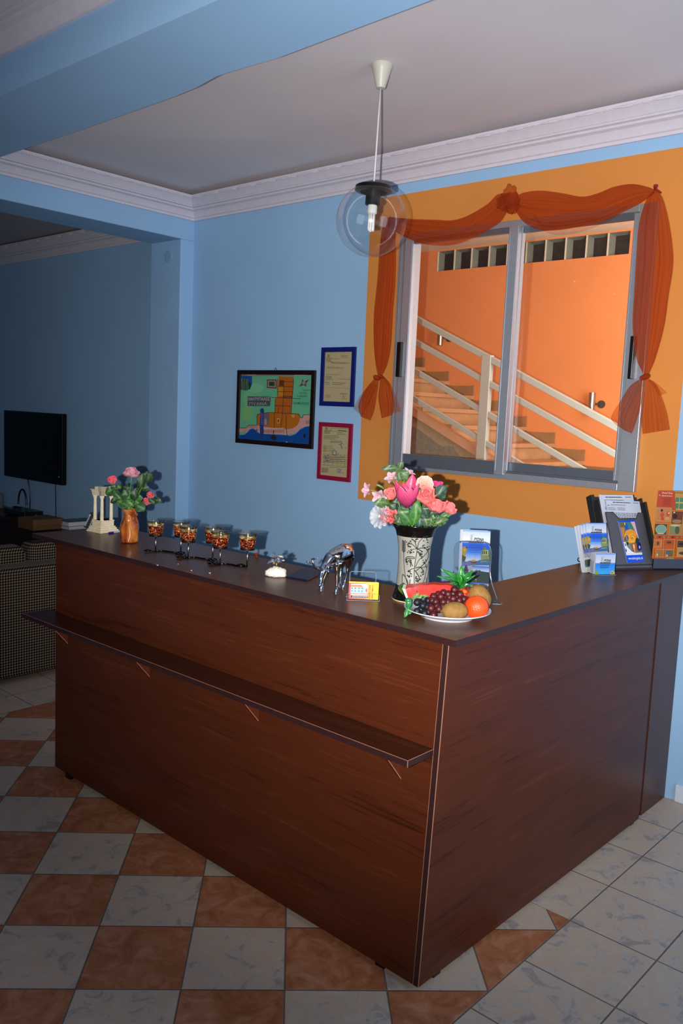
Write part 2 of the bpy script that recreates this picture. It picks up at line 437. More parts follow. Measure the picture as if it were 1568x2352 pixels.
# left wall: header and pilaster round the wide opening
TH = .32; YJ = 1.62; ZH = 2.60
g = G(); g.bb(LX-TH, LX, -1.2, 1.82, ZH, CZ); g.bb(LX-TH, LX, YJ, 1.82, 0, ZH+.001); g.bb(LX-TH, LX, -4.5, -1.2, 0, CZ)
struct(g.obj('wall_left', BLUE, bevel=.006))
g = G(); g.bb(-7.2, LX-TH, 1.8, 1.95, 0, CZ); struct(g.obj('wall_lounge', BLUE))
g = G(); g.bb(-7.3, -7.2, -4.5, 1.95, 0, CZ); struct(g.obj('wall_lounge_left', BLUE))
g = G(); g.bb(-7.3, 2.7, -4.6, -4.5, 0, CZ); struct(g.obj('wall_front', BLUE))
g = G(); g.bb(2.6, 2.7, -4.5, -1.2, 0, CZ); g.bb(2.6, 2.7, 1.3, WY+.1, 0, CZ); g.bb(2.6, 2.7, -1.2, 1.3, 2.4, CZ); struct(g.obj('wall_right', BLUE))
# ceiling beam over the desk
g = G()
edge = [(-3.294, .048), (-1.90, .055), (-1.276, .046), (-1.15, .038), (-1.01, .014), (-.89, .020), (-.75, .030), (-.46, .020), (-.17, .010), (2.6, .0)]
b = g.av([(x, y, ZH) for x, y in edge]+[(x, -.315, ZH+.0) for x, y in edge]+[(x, y, CZ) for x, y in edge]+[(x, -.315, CZ) for x, y in edge]); n = len(edge)
for i in range(n-1):
    g.af((b+i, b+i+1, b+n+i+1, b+n+i)); g.af((b+i, b+2*n+i, b+2*n+i+1, b+i+1)); g.af((b+n+i, b+n+i+1, b+3*n+i+1, b+3*n+i))
struct(g.obj('ceiling_beam', BLUE))

# cornices
def cprof(z0, h, p):
    q = [(0, 0), (.014, .0), (.016, .012), (.024, .016), (.030, .030), (.045, .046), (.062, .052), (.066, .060), (.080, .063), (.084, .070), (.088, .070), (.094, .078), (.118, .100), (.124, .104), (.128, .118), (0, .118)]
    return [(a/.128*p, z0+z/.118*h) for a, z in q]
CB = 2.723; CH = .122; CP = .130
def scallop(g, p0, d, L, out, up, col=None):
    """pierced leafy lip along the top edge of the cornice: little drops hanging below the upper lip"""
    p0, d, out, up = [Vector(q) for q in (p0, d, out, up)]; nU = int(L/.165)
    for k in range(nU):
        for kk, (t, wd, dp) in enumerate([(.1, .010, .005), (.19, .010, .006), (.28, .010, .005), (.45, .055, .004), (.68, .085, .006), (.88, .05, .004)]):
            a = p0+d*((k+t)*.165)
            if wd > .03:
                g.sph(a-out*.002, (wd/2 if abs(d.x) > .5 else .005, wd/2 if abs(d.y) > .5 else .005, dp*1.1), 10, 6); continue
            g.prism([(-wd/2, .002), (-wd*.3, -dp*.8), (0, -dp), (wd*.3, -dp*.8), (wd/2, .002)], .008, (a-out*.006, d, up, out))
pr = cprof(CB, CH, CP)
def cornice(name, p0, p1, ex, e0, e1, zoff=0., d=None):
    g = G(); pz = [(a, z+zoff) for a, z in pr]
    g.sweep(pz, p0, p1, ex, (0, 0, 1), e0, e1)
    dd = (Vector(p1)-Vector(p0)); L = dd.length; dd.normalize(); exv = Vector(ex)
    scallop(g, Vector(p0)+exv*(CP*.985)+Vector((0, 0, CB+CH-.014+zoff)), dd, L-.05, exv, Vector((0, 0, 1)))
    return struct(g.obj(name, WHITE_PLASTER, smooth=25))
cornice('trim_1', (LX, WY, 0), (2.6, WY, 0), (0, -1, 0), 1, 0)
cornice('trim_2', (LX, WY, 0), (LX, .05, 0), (1, 0, 0), 1, 0)
cornice('trim_3', (LX, -.315, 0), (2.6, -.315, 0), (0, -1, 0), 0, 0)
cornice('trim_4', (-7.2, 1.80, 0), (LX-TH, 1.80, 0), (0, -1, 0), 0, 0, -.05)
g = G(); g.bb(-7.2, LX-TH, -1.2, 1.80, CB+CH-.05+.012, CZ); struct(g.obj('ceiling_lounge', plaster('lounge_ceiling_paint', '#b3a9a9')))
g = G(); g.bb(.02, 2.6, WY-.012, WY, 0, .075); struct(g.obj('baseboard_back', mat('white_gloss_skirting', '#cfd8e4', rough=.35), bevel=.003))
# faint ring mark of a capped junction box on the jamb
g = G(); g.M = Matrix.Translation((-3.42, YJ-.0015, 2.50)) @ Matrix.Rotation(pi/2, 4, 'X'); g.lathe([(.038, 0), (.038, .003), (.034, .0045), (0, .0045)], seg=28); tag(g.obj('junction_box_cover', plaster('blue_cover_paint', '#8bb0d6')), 'round blue-painted box cover on the opening jamb just under the header', 'wall cover')

# ------------------------------------------------------------------ stairwell behind the window
SY = 4.5; SZ = 3.008
g = G(); g.bb(-4.6, .9, SY, SY+.1, -.1, 2.826); g.bb(-4.6, .9, SY, SY+.1, 2.995, SZ+.3); g.bb(-4.6, -3.395, SY, SY+.1, 2.826, 2.995); g.bb(-1.632, .9, SY, SY+.1, 2.826, 2.995)
struct(g.obj('wall_stairwell', STAIR_ORANGE))
g = G(); g.bb(-4.6, .9, WY+.15, SY, SZ, SZ+.1); struct(g.obj('ceiling_stairwell', mat('white_stair_ceiling', '#e6dcc8', rough=.8)))
g = G(); g.bb(-4.7, -4.6, WY+.15, SY, 0, SZ+.1); g.bb(.9, 1.0, WY+.15, SY, 0, SZ+.1); struct(g.obj('wall_stairwell_ends', STAIR_ORANGE))
gb = thing('window_2', 'strip of ten glass blocks high in the orange stairwell wall', 'window', (-3.395, SY, 2.826)); struct(gb)
GB1 = mat('greenish_glass_block_rim', '#70756a', rough=.15, coat=.5); GB2 = mat('dark_glass_block_face', '#1f211e', rough=.12, noise=.6, nscale=22, bump=.6, coat=.6)
del gb['category']
for k in range(10):
    x0 = k*.1763+.004; g = G()
    g.k = 1; g.bb(x0-.004, x0+.006, -.004, .09, 0, .169)
    g.k = 0
    o = [(x0+.006, 0), (x0+.170, 0), (x0+.170, .169), (x0+.006, .169)]; i_ = [(x0+.040, .008), (x0+.165, .008), (x0+.165, .150), (x0+.040, .150)]
    b = g.av([(a, .006, z) for a, z in o]+[(a, .045, z) for a, z in i_])
    for j in range(4): g.af((b+j, b+(j+1) % 4, b+4+(j+1) % 4, b+4+j))
    g.k = 2; g.af((b+4, b+5, b+6, b+7))
    g.obj('glass_block', [GB1, CREAM, GB2], gb)
# stairs: each step a tread with its riser and skirting
STEP = mat('beige_marble_step', '#c79a6e', rough=.4, noise=.12, nscale=8); STEP_D = mat('brown_marble_skirting', '#a87b50', rough=.45, noise=.12, nscale=8)
g = G()
for k in range(-3, 13):
    x0 = -3.465+.268*k; zt = 1.86-.1215*k
    g.k = 0; g.bb(x0, x0+.275, 3.405, SY-.004, zt-.03, zt); g.bb(x0+.232, x0+.248, 3.41, SY-.004, zt-.13, zt-.029)
    g.k = 1; g.bb(x0-.02, x0+.268, SY-.018, SY-.004, zt, zt+.085)
    g.bb(x0-.03, x0-.001, SY-.0181, SY-.005, zt+.08, zt+.21)
st = tag(g.obj('staircase', [STEP, STEP_D]), 'flight of beige stone stairs rising left behind the window', 'stairs')
g = G()
sl = -.4534
g.prism([(-4.5, 0), (.85, 0), (.85, max(.01, 1.56+sl*(.85+2.667))), (-2.667, 1.56), (-4.3, 1.56+sl*(-4.3+2.667)), (-4.5, 2.3)], .09, ((0, 3.31, 0), (1, 0, 0), (0, 0, 1), (0, 1, 0)))
struct(g.obj('wall_stair_stringer', mat('beige_render', '#b0a283', rough=.9, noise=.1)))
g = G(); pts = [(300, 490), (335, 505), (352, 520), (380, 540), (410, 565), (440, 585), (465, 580), (490, 583), (500, 600), (515, 620), (530, 632), (560, 640), (640, 652), (640, 668), (290, 640)]
pp = [P(800+a*.4898, 740+c*.4898, 'y', 3.31) for a, c in pts]
g.prism([(p.x, p.z) for p in pp], .004, ((0, 3.306, 0), (1, 0, 0), (0, 0, 1), (0, 1, 0))); struct(g.obj('wall_stair_bare_render', mat('bare_grey_render', '#8c8877', rough=.95, noise=.15)))
g = G(); xa, xb = -4.2, .7; zl = lambda x: 1.575+sl*(x+2.667)
g.prism([(xa, zl(xa)-.02), (xb, zl(xb)-.02), (xb, zl(xb)+.04), (xa, zl(xa)+.04)], .05, ((0, 3.285, 0), (1, 0, 0), (0, 0, 1), (0, 1, 0))); struct(g.obj('trim_5', mat('pinkish_stone_edge', '#d8aa84', rough=.5)))
rl = thing('stair_railing', 'cream painted metal railing with four sloping bars behind the window', 'railing', (0, 3.28, 0))
RAIL = mat('cream_painted_metal', '#bcbfb4', rough=.4, noise=.02)
for k, (z0, th) in enumerate([(2.258, .045), (2.095, .042), (1.888, .042), (1.688, .040)]):
    g = G(); s_ = -.450
    g.prism([(xa, z0+s_*(xa+2.67)-th/2), (xb, z0+s_*(xb+2.67)-th/2), (xb, z0+s_*(xb+2.67)+th/2), (xa, z0+s_*(xa+2.67)+th/2)], .045 if k == 0 else .03, ((0, -.02, 0), (1, 0, 0), (0, 0, 1), (0, 1, 0)))
    g.obj('handrail' if k == 0 else 'rail', RAIL, rl, bevel=.003)
for xp in (-2.03, -3.9, -.16):
    g = G(); g.bb(xp-.036, xp+.036, -.025, .02, 1.22+sl*(xp+2.03), 1.985+sl*(xp+2.03)); g.obj('post', RAIL, rl, bevel=.003)
STEEL = mat('satin_steel', '#b9b4a8', rough=.25, metal=.9)
for n_, (x, z, h, lb) in enumerate([(-3.262, 2.236, .135, 'short satin steel cylinder lamp on orange wall, upper left one'), (-1.797, 1.70, .175, 'satin steel cylinder lamp on orange wall above lower stairs')]):
    t = thing('wall_lamp', lb, 'lamp', (x, 4.42, z-h/2), 0, 'cylinder lamps on the stairwell wall')
    g = G(); g.lathe([(.021, 0), (.026, .002), (.026, h-.002), (.021, h)], seg=20); g.obj('lamp_body', STEEL, t, smooth=40)
    g = G(); g.tube([(.0, .0, h*.5), (.035, .08, h*.5)], .008); g.lathe([(.03, 0), (.03, .01)], c=(.045, .079, h*.5), axis=(0, -1, 0), seg=20); g.obj('wall_bracket', mat('dark_bracket', '#4a4038', rough=.4), t)

# ------------------------------------------------------------------ window_1
win = bpy.data.objects.new('window_1', None); COL.objects.link(win); struct(win); win.location = (0, WY, 0); win.empty_display_size = .05
FY0 = -.028
def wpart(name, boxes, m, par=win, bev=.002):
    g = G()
    for q in boxes: g.bb(*q)
    return g.obj(name, m, par, bevel=bev)
x0, x1, z0, z1 = -1.590, -.258, 1.278, 2.465
fr = wpart('window_frame', [(x0, x0+.045, FY0, .10, z0, z1), (x1-.075, x1, FY0, .10, z0, z1), (x0+.045, x1-.075, FY0+.0002, .0998, z0, z0+.030), (x0+.045, x1-.075, FY0+.0002, .0998, z1-.030, z1)], ALU)
wpart('window_frame', [(x0+.045, x1-.075, FY0+.010, .09, z0+.030, z0+.040), (x0+.012, x0+.016, FY0-.004, FY0+.01, z0, z1), (x0+.036, x0+.040, FY0-.004, FY0+.01, z0, z1)], ALU_D)
def sash(xa, xb, ya, yb, za, zb, rs, rb, mm=ALU, rail=ALU_D):
    s_ = wpart('sash', [(xa, xa+rs, ya, yb, za, zb), (xb-rs, xb, ya, yb, za, zb)], mm)
    g = G(); g.bb(xa+rs, xb-rs, ya+.004, yb-.004, za, za+rb); g.bb(xa+rs, xb-rs, ya+.004, yb-.004, zb-.024, zb); g.bb(xa, xb, ya+.006, yb-.006, za-.001, za+.01)
    g.obj('sash_rail', rail, s_, bevel=.0015)
    g = G(); g.bb(xa+rs-.004, xb-rs+.004, (ya+yb)/2-.002, (ya+yb)/2+.002, za+rb-.004, zb-.024+.004); g.obj('pane', thin_clear('window_glass', tint=(.95, .97, .96), ior=1.25, gloss=.5), s_)
    for q in (xa+rs-.007, xb-rs+.005):
        g = G(); g.bb(q-.002, q+.0025, ya-.0025, ya+.002, za+.02, zb-.02); g.obj('bead', ALU, s_)
    return s_
sL = sash(-1.543, -.893, FY0-.008, FY0+.022, 1.298, 2.436, .050, .062)
sR = sash(-.925, -.335, FY0+.030, FY0+.058, 1.298, 2.436, .032, .060)
for xc, zc, pw in ((-1.536, 1.838, .026), (-.306, 1.838, .018)):
    wpart('latch', [(xc-pw/2, xc+pw/2, FY0-.030, FY0-.002, zc-.088, zc+.088)], BLACK, bev=.003)

# ------------------------------------------------------------------ reception desk
desk = thing('reception_desk', 'L-shaped dark walnut reception desk with a narrow lower shelf along its front', 'desk', (0, 0, 0))
WDX = wood('walnut_laminate_x', (2.2, 14, 26)); WDY = wood('walnut_laminate_y', (14, 2.2, 26)); WDT = wood('walnut_laminate_top', (2.0, 12, 12), base='#56341f', dark='#402415', lite='#624028', rough=.32)
WDZ = wood('walnut_laminate_z', (14, 9, 1.6))
EDGE = mat('dark_walnut_edge', '#2e1716', rough=.4, noise=.1); CHIP = mat('pale_laminate_edge_line', '#a06f5a', rough=.5)
L = 1.953; TZ = .982; BZ = .02; bx, by = -.0176, -.0234
def leanbox(x0, x1, y0, y1, k0, k1):
    """upright panel whose near corner stands slightly out at the bottom; k = share of the lean at each x end"""
    return [(x0+bx*k0, y0+by*k0, BZ), (x1+bx*k1, y0+by*k1, BZ), (x1+bx*k1, y1+by*k1*.98, BZ), (x0+bx*k0, y1+by*k0*.98, BZ), (x0, y0, TZ), (x1, y0, TZ), (x1, y1, TZ), (x0, y1, TZ)]
g = G(); g.hexa(leanbox(-L, -.0195, 0, .018, 0, 1)); g.obj('front_panel', WDX, desk)
g = G()
g.hexa([(-.018+bx, by, BZ), (bx, by, BZ), (-.004, 1.40, BZ), (-.022, 1.40, BZ), (-.018, 0, TZ), (0, 0, TZ), (-.004, 1.40, TZ), (-.022, 1.40, TZ)])
g.obj('side_panel', WDY, desk)
def lean_strip(xa, xb, ya, yb):
    return [(xa+bx, ya+by, BZ), (xb+bx, ya+by, BZ), (xb+bx, yb+by, BZ), (xa+bx, yb+by, BZ), (xa, ya, TZ), (xb, ya, TZ), (xb, yb, TZ), (xa, yb, TZ)]
g = G(); g.hexa(lean_strip(-.0172, -.0008, -.0010, .003)); g.obj('corner_edging', EDGE, desk)
g = G(); g.hexa(lean_strip(-.0186, -.0172, -.0012, .003)); g.hexa(lean_strip(-.0010, .0006, -.0012, .001)); g.obj('corner_edging', CHIP, desk)
g = G(); g.bb(-.040, -.026, 1.39, 1.474, BZ, TZ); g.obj('filler_strip', wood('walnut_filler', (14, 9, 1.6), base='#4a2113', dark='#2c130b', lite='#5f2a18'), desk)
g = G(); g.bb(-.041, -.0227, 1.474, 1.716, .002, TZ); g.obj('end_panel', wood('grey_walnut_end', (14, 9, 1.6), base='#4a2a22', dark='#3a201a', lite='#56342a', rough=.3), desk)
g = G(); g.bb(-L, -L+.018, .018, .36, BZ, TZ); g.obj('left_end_panel', WDY, desk)
g = G(); g.bb(-L+.02, -.03, .30, .318, BZ, TZ); g.bb(-.30, -.282, .33, 1.70, BZ, TZ); g.obj('inner_panel', WDX, desk)
poly = [(-2.103, -.023), (.035, -.023), (.035, 1.7164), (-.317, 1.7164), (-.317, .383), (-2.103, .383)]
g = G(); g.prism(poly, .018, ((0, 0, TZ), (1, 0, 0), (0, 1, 0), (0, 0, 1))); g.obj('countertop', WDT, desk)
g = G(); g.bb(-2.1035, .0355, -.0238, -.0228, TZ+.0005, .9995); g.bb(.0348, .0358, -.0235, 1.716, TZ+.0005, .9995); g.bb(-2.1038, -2.1028, -.023, .383, TZ, .9995); g.obj('countertop_edging', EDGE, desk)
sh = None
g = G(); g.bb(-2.005, -.024, -.119, -.0005, .672, .690); sh = g.obj('shelf', wood('walnut_shelf', (2.0, 12, 12), base='#3a1c12', dark='#241009', lite='#482416'), desk)
g = G(); g.bb(-2.0055, -.0236, -.1198, -.1189, .672, .6895); g.bb(-.0243, -.0234, -.1195, -.001, .672, .6895); g.obj('shelf_edging', EDGE, sh)
g = G(); g.bb(-2.005, -.0234, -.1202, -.1190, .6893, .6904); g.bb(-.0243, -.0230, -.1200, -.002, .6893, .6904); g.bb(-.0243, -.0230, -.1203, -.1188, .672, .690); g.obj('shelf_edging', CHIP, sh)
for xb in (-1.862, -1.297, -.710, -.132):
    yf = -.0234*.35*(1-abs(xb)/L)
    g = G(); g.prism([(yf, .672), (yf-.084, .672), (yf, .576)], .016, ((xb-.008, 0, 0), (0, 1, 0), (0, 0, 1), (1, 0, 0)))
    br = g.obj('bracket', wood('walnut_bracket', (9, 9, 3), base='#5b2a1c', dark='#4a2015', lite='#6d3526'), desk)
    g = G(); a = Vector((xb+.008, yf-.0845, .672)); c = Vector((xb+.008, yf-.0005, .5755)); g.hexa([a+Vector((-.0012, 0, 0)), a, c, c+Vector((-.0012, 0, 0)), a+Vector((-.0012, -.0012, -.0)), a+Vector((0, -.0012, 0)), c+Vector((0, -.0012, -.001)), c+Vector((-.0012, -.0012, -.001))]); g.obj('bracket_edge', mat('pale_bracket_edge', '#c98a72', rough=.5), br)
for (x, y, sx, sy) in ((-1.848, .006, .034, .02), (-.165, .000, .034, .02), (-.036, .078, .02, .034), (-.026, 1.375, .02, .034)):
    g = G(); g.bb(x-sx/2, x+sx/2, y-sy/2, y+sy/2, 0, .024); g.obj('foot', BLACK, desk, bevel=.002)

# ------------------------------------------------------------------ pendant lamp
LXp, LYp = -.990, .790
lamp = thing('pendant_lamp', 'clear glass globe pendant lamp with black cap hanging over the desk', 'lamp', (LXp, LYp, CZ))
g = G(); g.lathe([(.041, 0), (.0415, -.004), (.036, -.02), (.0185, -.082), (.0165, -.086), (.004, -.087)], seg=36); g.obj('ceiling_rose', mat('cream_plastic', '#bfbcae', rough=.4, noise=.01), lamp, smooth=40)
g = G(); g.tube([(0, 0, -.08), (-.002, 0, -.2), (-.004, 0, -.34), (-.002, 0, -.452)], .0035); g.obj('cord', mat('pale_cord', '#cfc8cf', rough=.5), lamp, smooth=True)
GC = -.572; lamp.rotation_euler = Vector((-.0185, -.0150, -1)).to_track_quat('-Z', 'Y').to_euler(); GR = .1365
g = G(); g.lathe([(.0, .0), (.020, .001), (.058, .0), (.070, -.006), (.072, -.022), (.066, -.026), (.052, -.027)], c=(0, 0, -.452+.012), seg=48, cap1=False); g.obj('cap', mat('black_lamp_cap', '#0a0a0b', rough=.3), lamp, smooth=40)
g = G(); prof = []
for i in range(33):
    a = -pi/2+(pi/2+math.asin(.128/GR))*i/32; prof.append((GR*math.cos(a) if i else 0.0001, GR*math.sin(a)))
g.lathe(prof, c=(0, 0, GC), seg=64, cap0=False, cap1=False); g.obj('glass_globe', thin_clear('globe_glass', tint=(.97, .97, .97), rough=.10, ior=1.3, gloss=.55, opac=.03), lamp, smooth=True)
g = G(); g.lathe([(.028, -.462), (.029, -.512), (.024, -.516), (.018, -.516)], seg=28); g.obj('socket', BLACK, lamp, smooth=40)
bulb = None
g = G(); g.lathe([(.016, -.510), (.019, -.520), (.019, -.545), (.015, -.549), (0.0005, -.549)], seg=24); bulb = g.obj('bulb', mat('white_bulb_base', '#d9d9d2', rough=.35), lamp, smooth=40)
g = G()
for a in (0.3, 0.3+2*pi/3, .3+4*pi/3):
    c = Vector((math.cos(a), math.sin(a), 0))*.0085; t = Vector((-math.sin(a), math.cos(a), 0))*.0048
    g.tube([c-t+Vector((0, 0, -.547)), c-t+Vector((0, 0, -.603)), c-t*.7+Vector((0, 0, -.609)), c+Vector((0, 0, -.611)), c+t*.7+Vector((0, 0, -.609)), c+t+Vector((0, 0, -.603)), c+t+Vector((0, 0, -.547))], .0040)
g.obj('bulb_tube', mat('white_bulb_tube', '#eeeeea', rough=.25), bulb, smooth=True)

# ------------------------------------------------------------------ sheer scarf over the window
def sheer():
    m, nt, b = newmat('orange_organza'); out = nt.nodes['Material Output']; nt.nodes.remove(b)
    t = N(nt, 'ShaderNodeBsdfTransparent'); d = N(nt, 'ShaderNodeBsdfDiffuse'); tl = N(nt, 'ShaderNodeBsdfTranslucent')
    c = (*lin('#c4552b'), 1); d.inputs[0].default_value = c; tl.inputs[0].default_value = c
    t.inputs[0].default_value = (1, .88, .80, 1)
    m1 = N(nt, 'ShaderNodeMixShader'); m1.inputs[0].default_value = .25; nt.links.new(d.outputs[0], m1.inputs[1]); nt.links.new(tl.outputs[0], m1.inputs[2])
    a = N(nt, 'ShaderNodeAttribute', attribute_name='Col')
    m2 = N(nt, 'ShaderNodeMixShader'); nt.links.new(a.outputs['Fac'], m2.inputs[0]); nt.links.new(t.outputs[0], m2.inputs[1]); nt.links.new(m1.outputs[0], m2.inputs[2])
    nt.links.new(m2.outputs[0], out.inputs[0])
    return m
SHEER = sheer()
def lerp_st(st, t):
    f = t*(len(st)-1); i = min(int(f), len(st)-2); f -= i
    f = f
    return tuple(a+(b-a)*f for a, b in zip(st[i], st[i+1]))
def cr_st(st, t):   # catmull-rom through the stations
    n = len(st)-1; f = t*n; i = min(int(f), n-1); f -= i
    p = [st[max(i-1, 0)], st[i], st[i+1], st[min(i+2, n)]]
    return [.5*((2*b)+(-a+c)*f+(2*a-5*b+4*c-d)*f*f+(-a+3*b-3*c+d)*f**3) for a, b, c, d in zip(*p)]
def cloth(name, st, par, y=1.655, layers=2, folds=5, amp=.012, op=.42, nu=44, nv=26, seed=1, inset=.0, gather=1.0):
    """stations (u1,v1,u2,v2): the two measured edges of a hanging length; folds run along it"""
    rr = random.Random(seed); g = G()
    for ly in range(layers):
        ph = rr.uniform(0, 6); fo = folds+ly*1.7; sh = inset*ly
        def fn(a, b, ly=ly, ph=ph, fo=fo, sh=sh):
            u1, v1, u2, v2 = cr_st(st, a); b2 = sh+(1-2*sh)*b
            u = u1+(u2-u1)*b2; v = v1+(v2-v1)*b2
            wd = math.hypot(u2-u1, v2-v1)/60
            dy = amp*(math.sin(b*fo*2*pi+ph+2*a)+.5*math.sin(b*fo*4.3+ph*2-3*a))*min(1, wd+.35) - .028*ly
            return P(u, v, 'y', y+dy)
        cf = lambda a, b, fo=fo, ph=ph: (op*.62*(.86+.24*math.sin(b*fo*2*pi+ph+1.2+2*a)),)*3
        g.grid(fn, nu, nv, cf)
    return g.obj(name, SHEER, par, smooth=True)
sc = thing('window_scarf', 'sheer orange organza scarf swagged over the window and knotted at both sides', 'curtain', (0, 0, 0))
cloth('swag', [(893, 498, 890, 520), (942, 503, 932, 546), (1000, 505, 980, 562), (1038, 506, 1040, 563), (1074, 495, 1090, 545), (1118, 469, 1128, 524), (1143, 446, 1150, 508), (1166, 450, 1168, 478)], sc, seed=3, layers=3, folds=3, op=.5)
cloth('swag', [(1182, 455, 1176, 470), (1200, 443, 1200, 508), (1240, 438, 1240, 528), (1290, 444, 1290, 528), (1335, 452, 1345, 517), (1372, 444, 1385, 507), (1410, 429, 1430, 487), (1452, 423, 1468, 468), (1490, 431, 1490, 453), (1503, 438, 1502, 444)], sc, seed=5, layers=3, folds=3, op=.5)
cloth('swag_fall', [(1225, 490, 1225, 500), (1250, 515, 1252, 533), (1290, 518, 1295, 540), (1340, 512, 1345, 530), (1400, 490, 1402, 505), (1440, 470, 1441, 474)], sc, seed=8, layers=1, folds=2, op=.30)
cloth('side_drape', [(880, 500, 908, 500), (872, 560, 908, 560), (866, 640, 907, 640), (858, 720, 901, 720), (858, 790, 897, 790), (862, 835, 889, 835), (867, 862, 877, 862)], sc, seed=11, layers=3, folds=3, op=.48)
cloth('side_drape', [(1498, 440, 1507, 438), (1482, 462, 1522, 458), (1466, 520, 1537, 520), (1460, 600, 1545, 600), (1455, 680, 1534, 680), (1452, 750, 1524, 750), (1460, 820, 1505, 820), (1472, 850, 1493, 850), (1479, 866, 1486, 866)], sc, seed=13, layers=3, folds=4, op=.46)
cloth('tail', [(866, 862, 870, 862), (850, 880, 868, 884), (832, 905, 864, 912), (822, 932, 858, 945), (828, 957, 850, 966)], sc, seed=17, layers=2, folds=4, op=.5)
cloth('tail', [(850, 880, 866, 884), (826, 910, 850, 922), (810, 938, 832, 956)], sc, seed=18, layers=1, folds=3, op=.3)
cloth('tail', [(871, 862, 877, 862), (871, 882, 892, 878), (868, 912, 900, 902), (872, 940, 905, 930), (876, 961, 900, 953)], sc, seed=19, layers=2, folds=4, op=.5)
cloth('tail', [(877, 866, 881, 866), (890, 885, 898, 885), (899, 915, 910, 915), (898, 950, 921, 945)], sc, seed=20, layers=1, folds=3, op=.32)
cloth('tail', [(1477, 868, 1482, 868), (1448, 885, 1478, 892), (1422, 925, 1472, 925), (1403, 962, 1462, 962), (1432, 988, 1450, 996)], sc, seed=21, layers=2, folds=5, op=.46)
cloth('tail', [(1482, 868, 1487, 868), (1480, 890, 1507, 885), (1475, 925, 1520, 915), (1472, 960, 1531, 950), (1475, 997, 1537, 987)], sc, seed=22, layers=2, folds=5, op=.46)
cloth('tail', [(1488, 874, 1492, 872), (1502, 892, 1506, 880), (1512, 910, 1531, 902)], sc, seed=23, layers=1, folds=2, op=.35)
def knot(u, v, ru, rv, seed, n=5, op=.5):
    rr = random.Random(seed); g = G(); k = 1/480
    c0 = P(u, v, 'y', 1.64)
    for i in range(n):
        c = c0+Vector((rr.uniform(-.4, .4)*ru*k, rr.uniform(-.02, .01), rr.uniform(-.4, .4)*rv*k)); q = Vector((rr.uniform(-1, 1), rr.uniform(-1, 1), rr.uniform(-1, 1), )).normalized().to_track_quat('Z', 'Y')
        g.sph(c, (ru*k*rr.uniform(.5, .8), .022, rv*k*rr.uniform(.5, .8)), rot=Vector((rr.uniform(-.3, .3), 1, rr.uniform(-.3, .3))).to_track_quat('Y', 'Z'), col=(op*.6,)*3,
              f=lambda p_, s_=rr.uniform(0, 6): 1+.16*math.sin(7*math.atan2(p_.z, p_.x)+s_))
    return g.obj('knot', SHEER, sc, smooth=True)
knot(1166, 460, 26, 30, 2, 6, .45); knot(871, 867, 9, 7, 4, 3, .7); knot(1482, 866, 10, 8, 5, 3, .7)
pg = P(1504, 435, 'y', 1.66); g = G(); g.tube([pg+Vector((0, .06, 0)), pg, pg+Vector((.006, -.012, .012))], [.004, .006, .009], seg=10); tag(g.obj('scarf_peg', mat('dark_red_peg', '#8c1c12', rough=.5)), 'small dark red peg holding the orange scarf at upper right', 'peg')
# ------------------------------------------------------------------ helpers for the things on the desk
CT = 1.0
Fh = Vector((-math.sin(RH), math.cos(RH), 0)); Rhh = Vector((math.cos(RH), math.sin(RH), 0))
class Loc:
    """a thing's own frame, its x running to the camera's right; L(u, v, y) reads a measured spot on its upright plane"""
    def __init__(s, u, v, z=CT): s.o = P(u, v, 'z', z)
    def __call__(s, u, v, y=0.):
        d = fw + cr*((u-784)/FPX) - cu*((v-1176)/FPX)
        t = ((s.o+Fh*y)-CAM).dot(Fh)/d.dot(Fh); w_ = CAM+d*t-s.o
        return Vector((w_.dot(Rhh), w_.dot(Fh), w_.z))
def mapper(L, sc, ox, oy): return lambda a, b, y=0.: L(ox+a*sc, oy+b*sc, y)

PETAL = ink('silk_petal', rough=.6, spec=.3); LEAFM = ink('silk_leaf', rough=.45, spec=.45)
def mixc(a, b, t): return tuple(x+(y-x)*t for x, y in zip(a, b))
def shape_rose(t): return min(1, .35+1.3*t)*(1-max(0, t-.72)**2*6)**.5 if t < 1 else .72
def shape_leaf(t): return max(.02, math.sin(pi*min(1, t*.93+.035)))**.85
def shape_tulip(t): return max(.03, (math.sin(pi*(t**.8)*.97+.06)))**.7 if t < .97 else .05
def petal(g, base, axis, ang, ln, wd, a0, a1, shp, c0, c1, cup=.35, wave=0., nu=8, nv=7, twist=0., vein=0.):
    A = Vector(axis).normalized(); X = A.orthogonal().normalized(); Y = A.cross(X)
    Rr = X*math.cos(ang)+Y*math.sin(ang); Lt = A.cross(Rr); base = Vector(base)
    pth = [Vector((0, 0, 0))]; nn = []
    for i in range(nu):
        t = (i+.5)/nu; th = a0+(a1-a0)*t; pth.append(pth[-1]+(A*math.cos(th)+Rr*math.sin(th))*(ln/nu))
    def fn(a, b):
        i = min(int(round(a*nu)), nu); th = a0+(a1-a0)*a; n_ = -A*math.sin(th)+Rr*math.cos(th); s_ = 2*b-1
        w_ = wd*.5*shp(a)
        return base+pth[i]+Lt*(s_*w_*math.cos(cup*s_*.8))-n_*(cup*s_*s_*w_)+n_*(wave*w_*math.sin(5*s_+ang*3)*a)
    l0, l1 = lin(c0) if isinstance(c0, str) else c0, lin(c1) if isinstance(c1, str) else c1
    g.grid(fn, nu+1, nv, lambda a, b: mixc(l0, l1, min(1, a*1.15)) if not vein else mixc(mixc(l0, l1, min(1, a*1.1)), (.02, .0, .02), vein*(abs(math.sin(b*17+ang*5+a*3))**6)*(1-a*.5)))
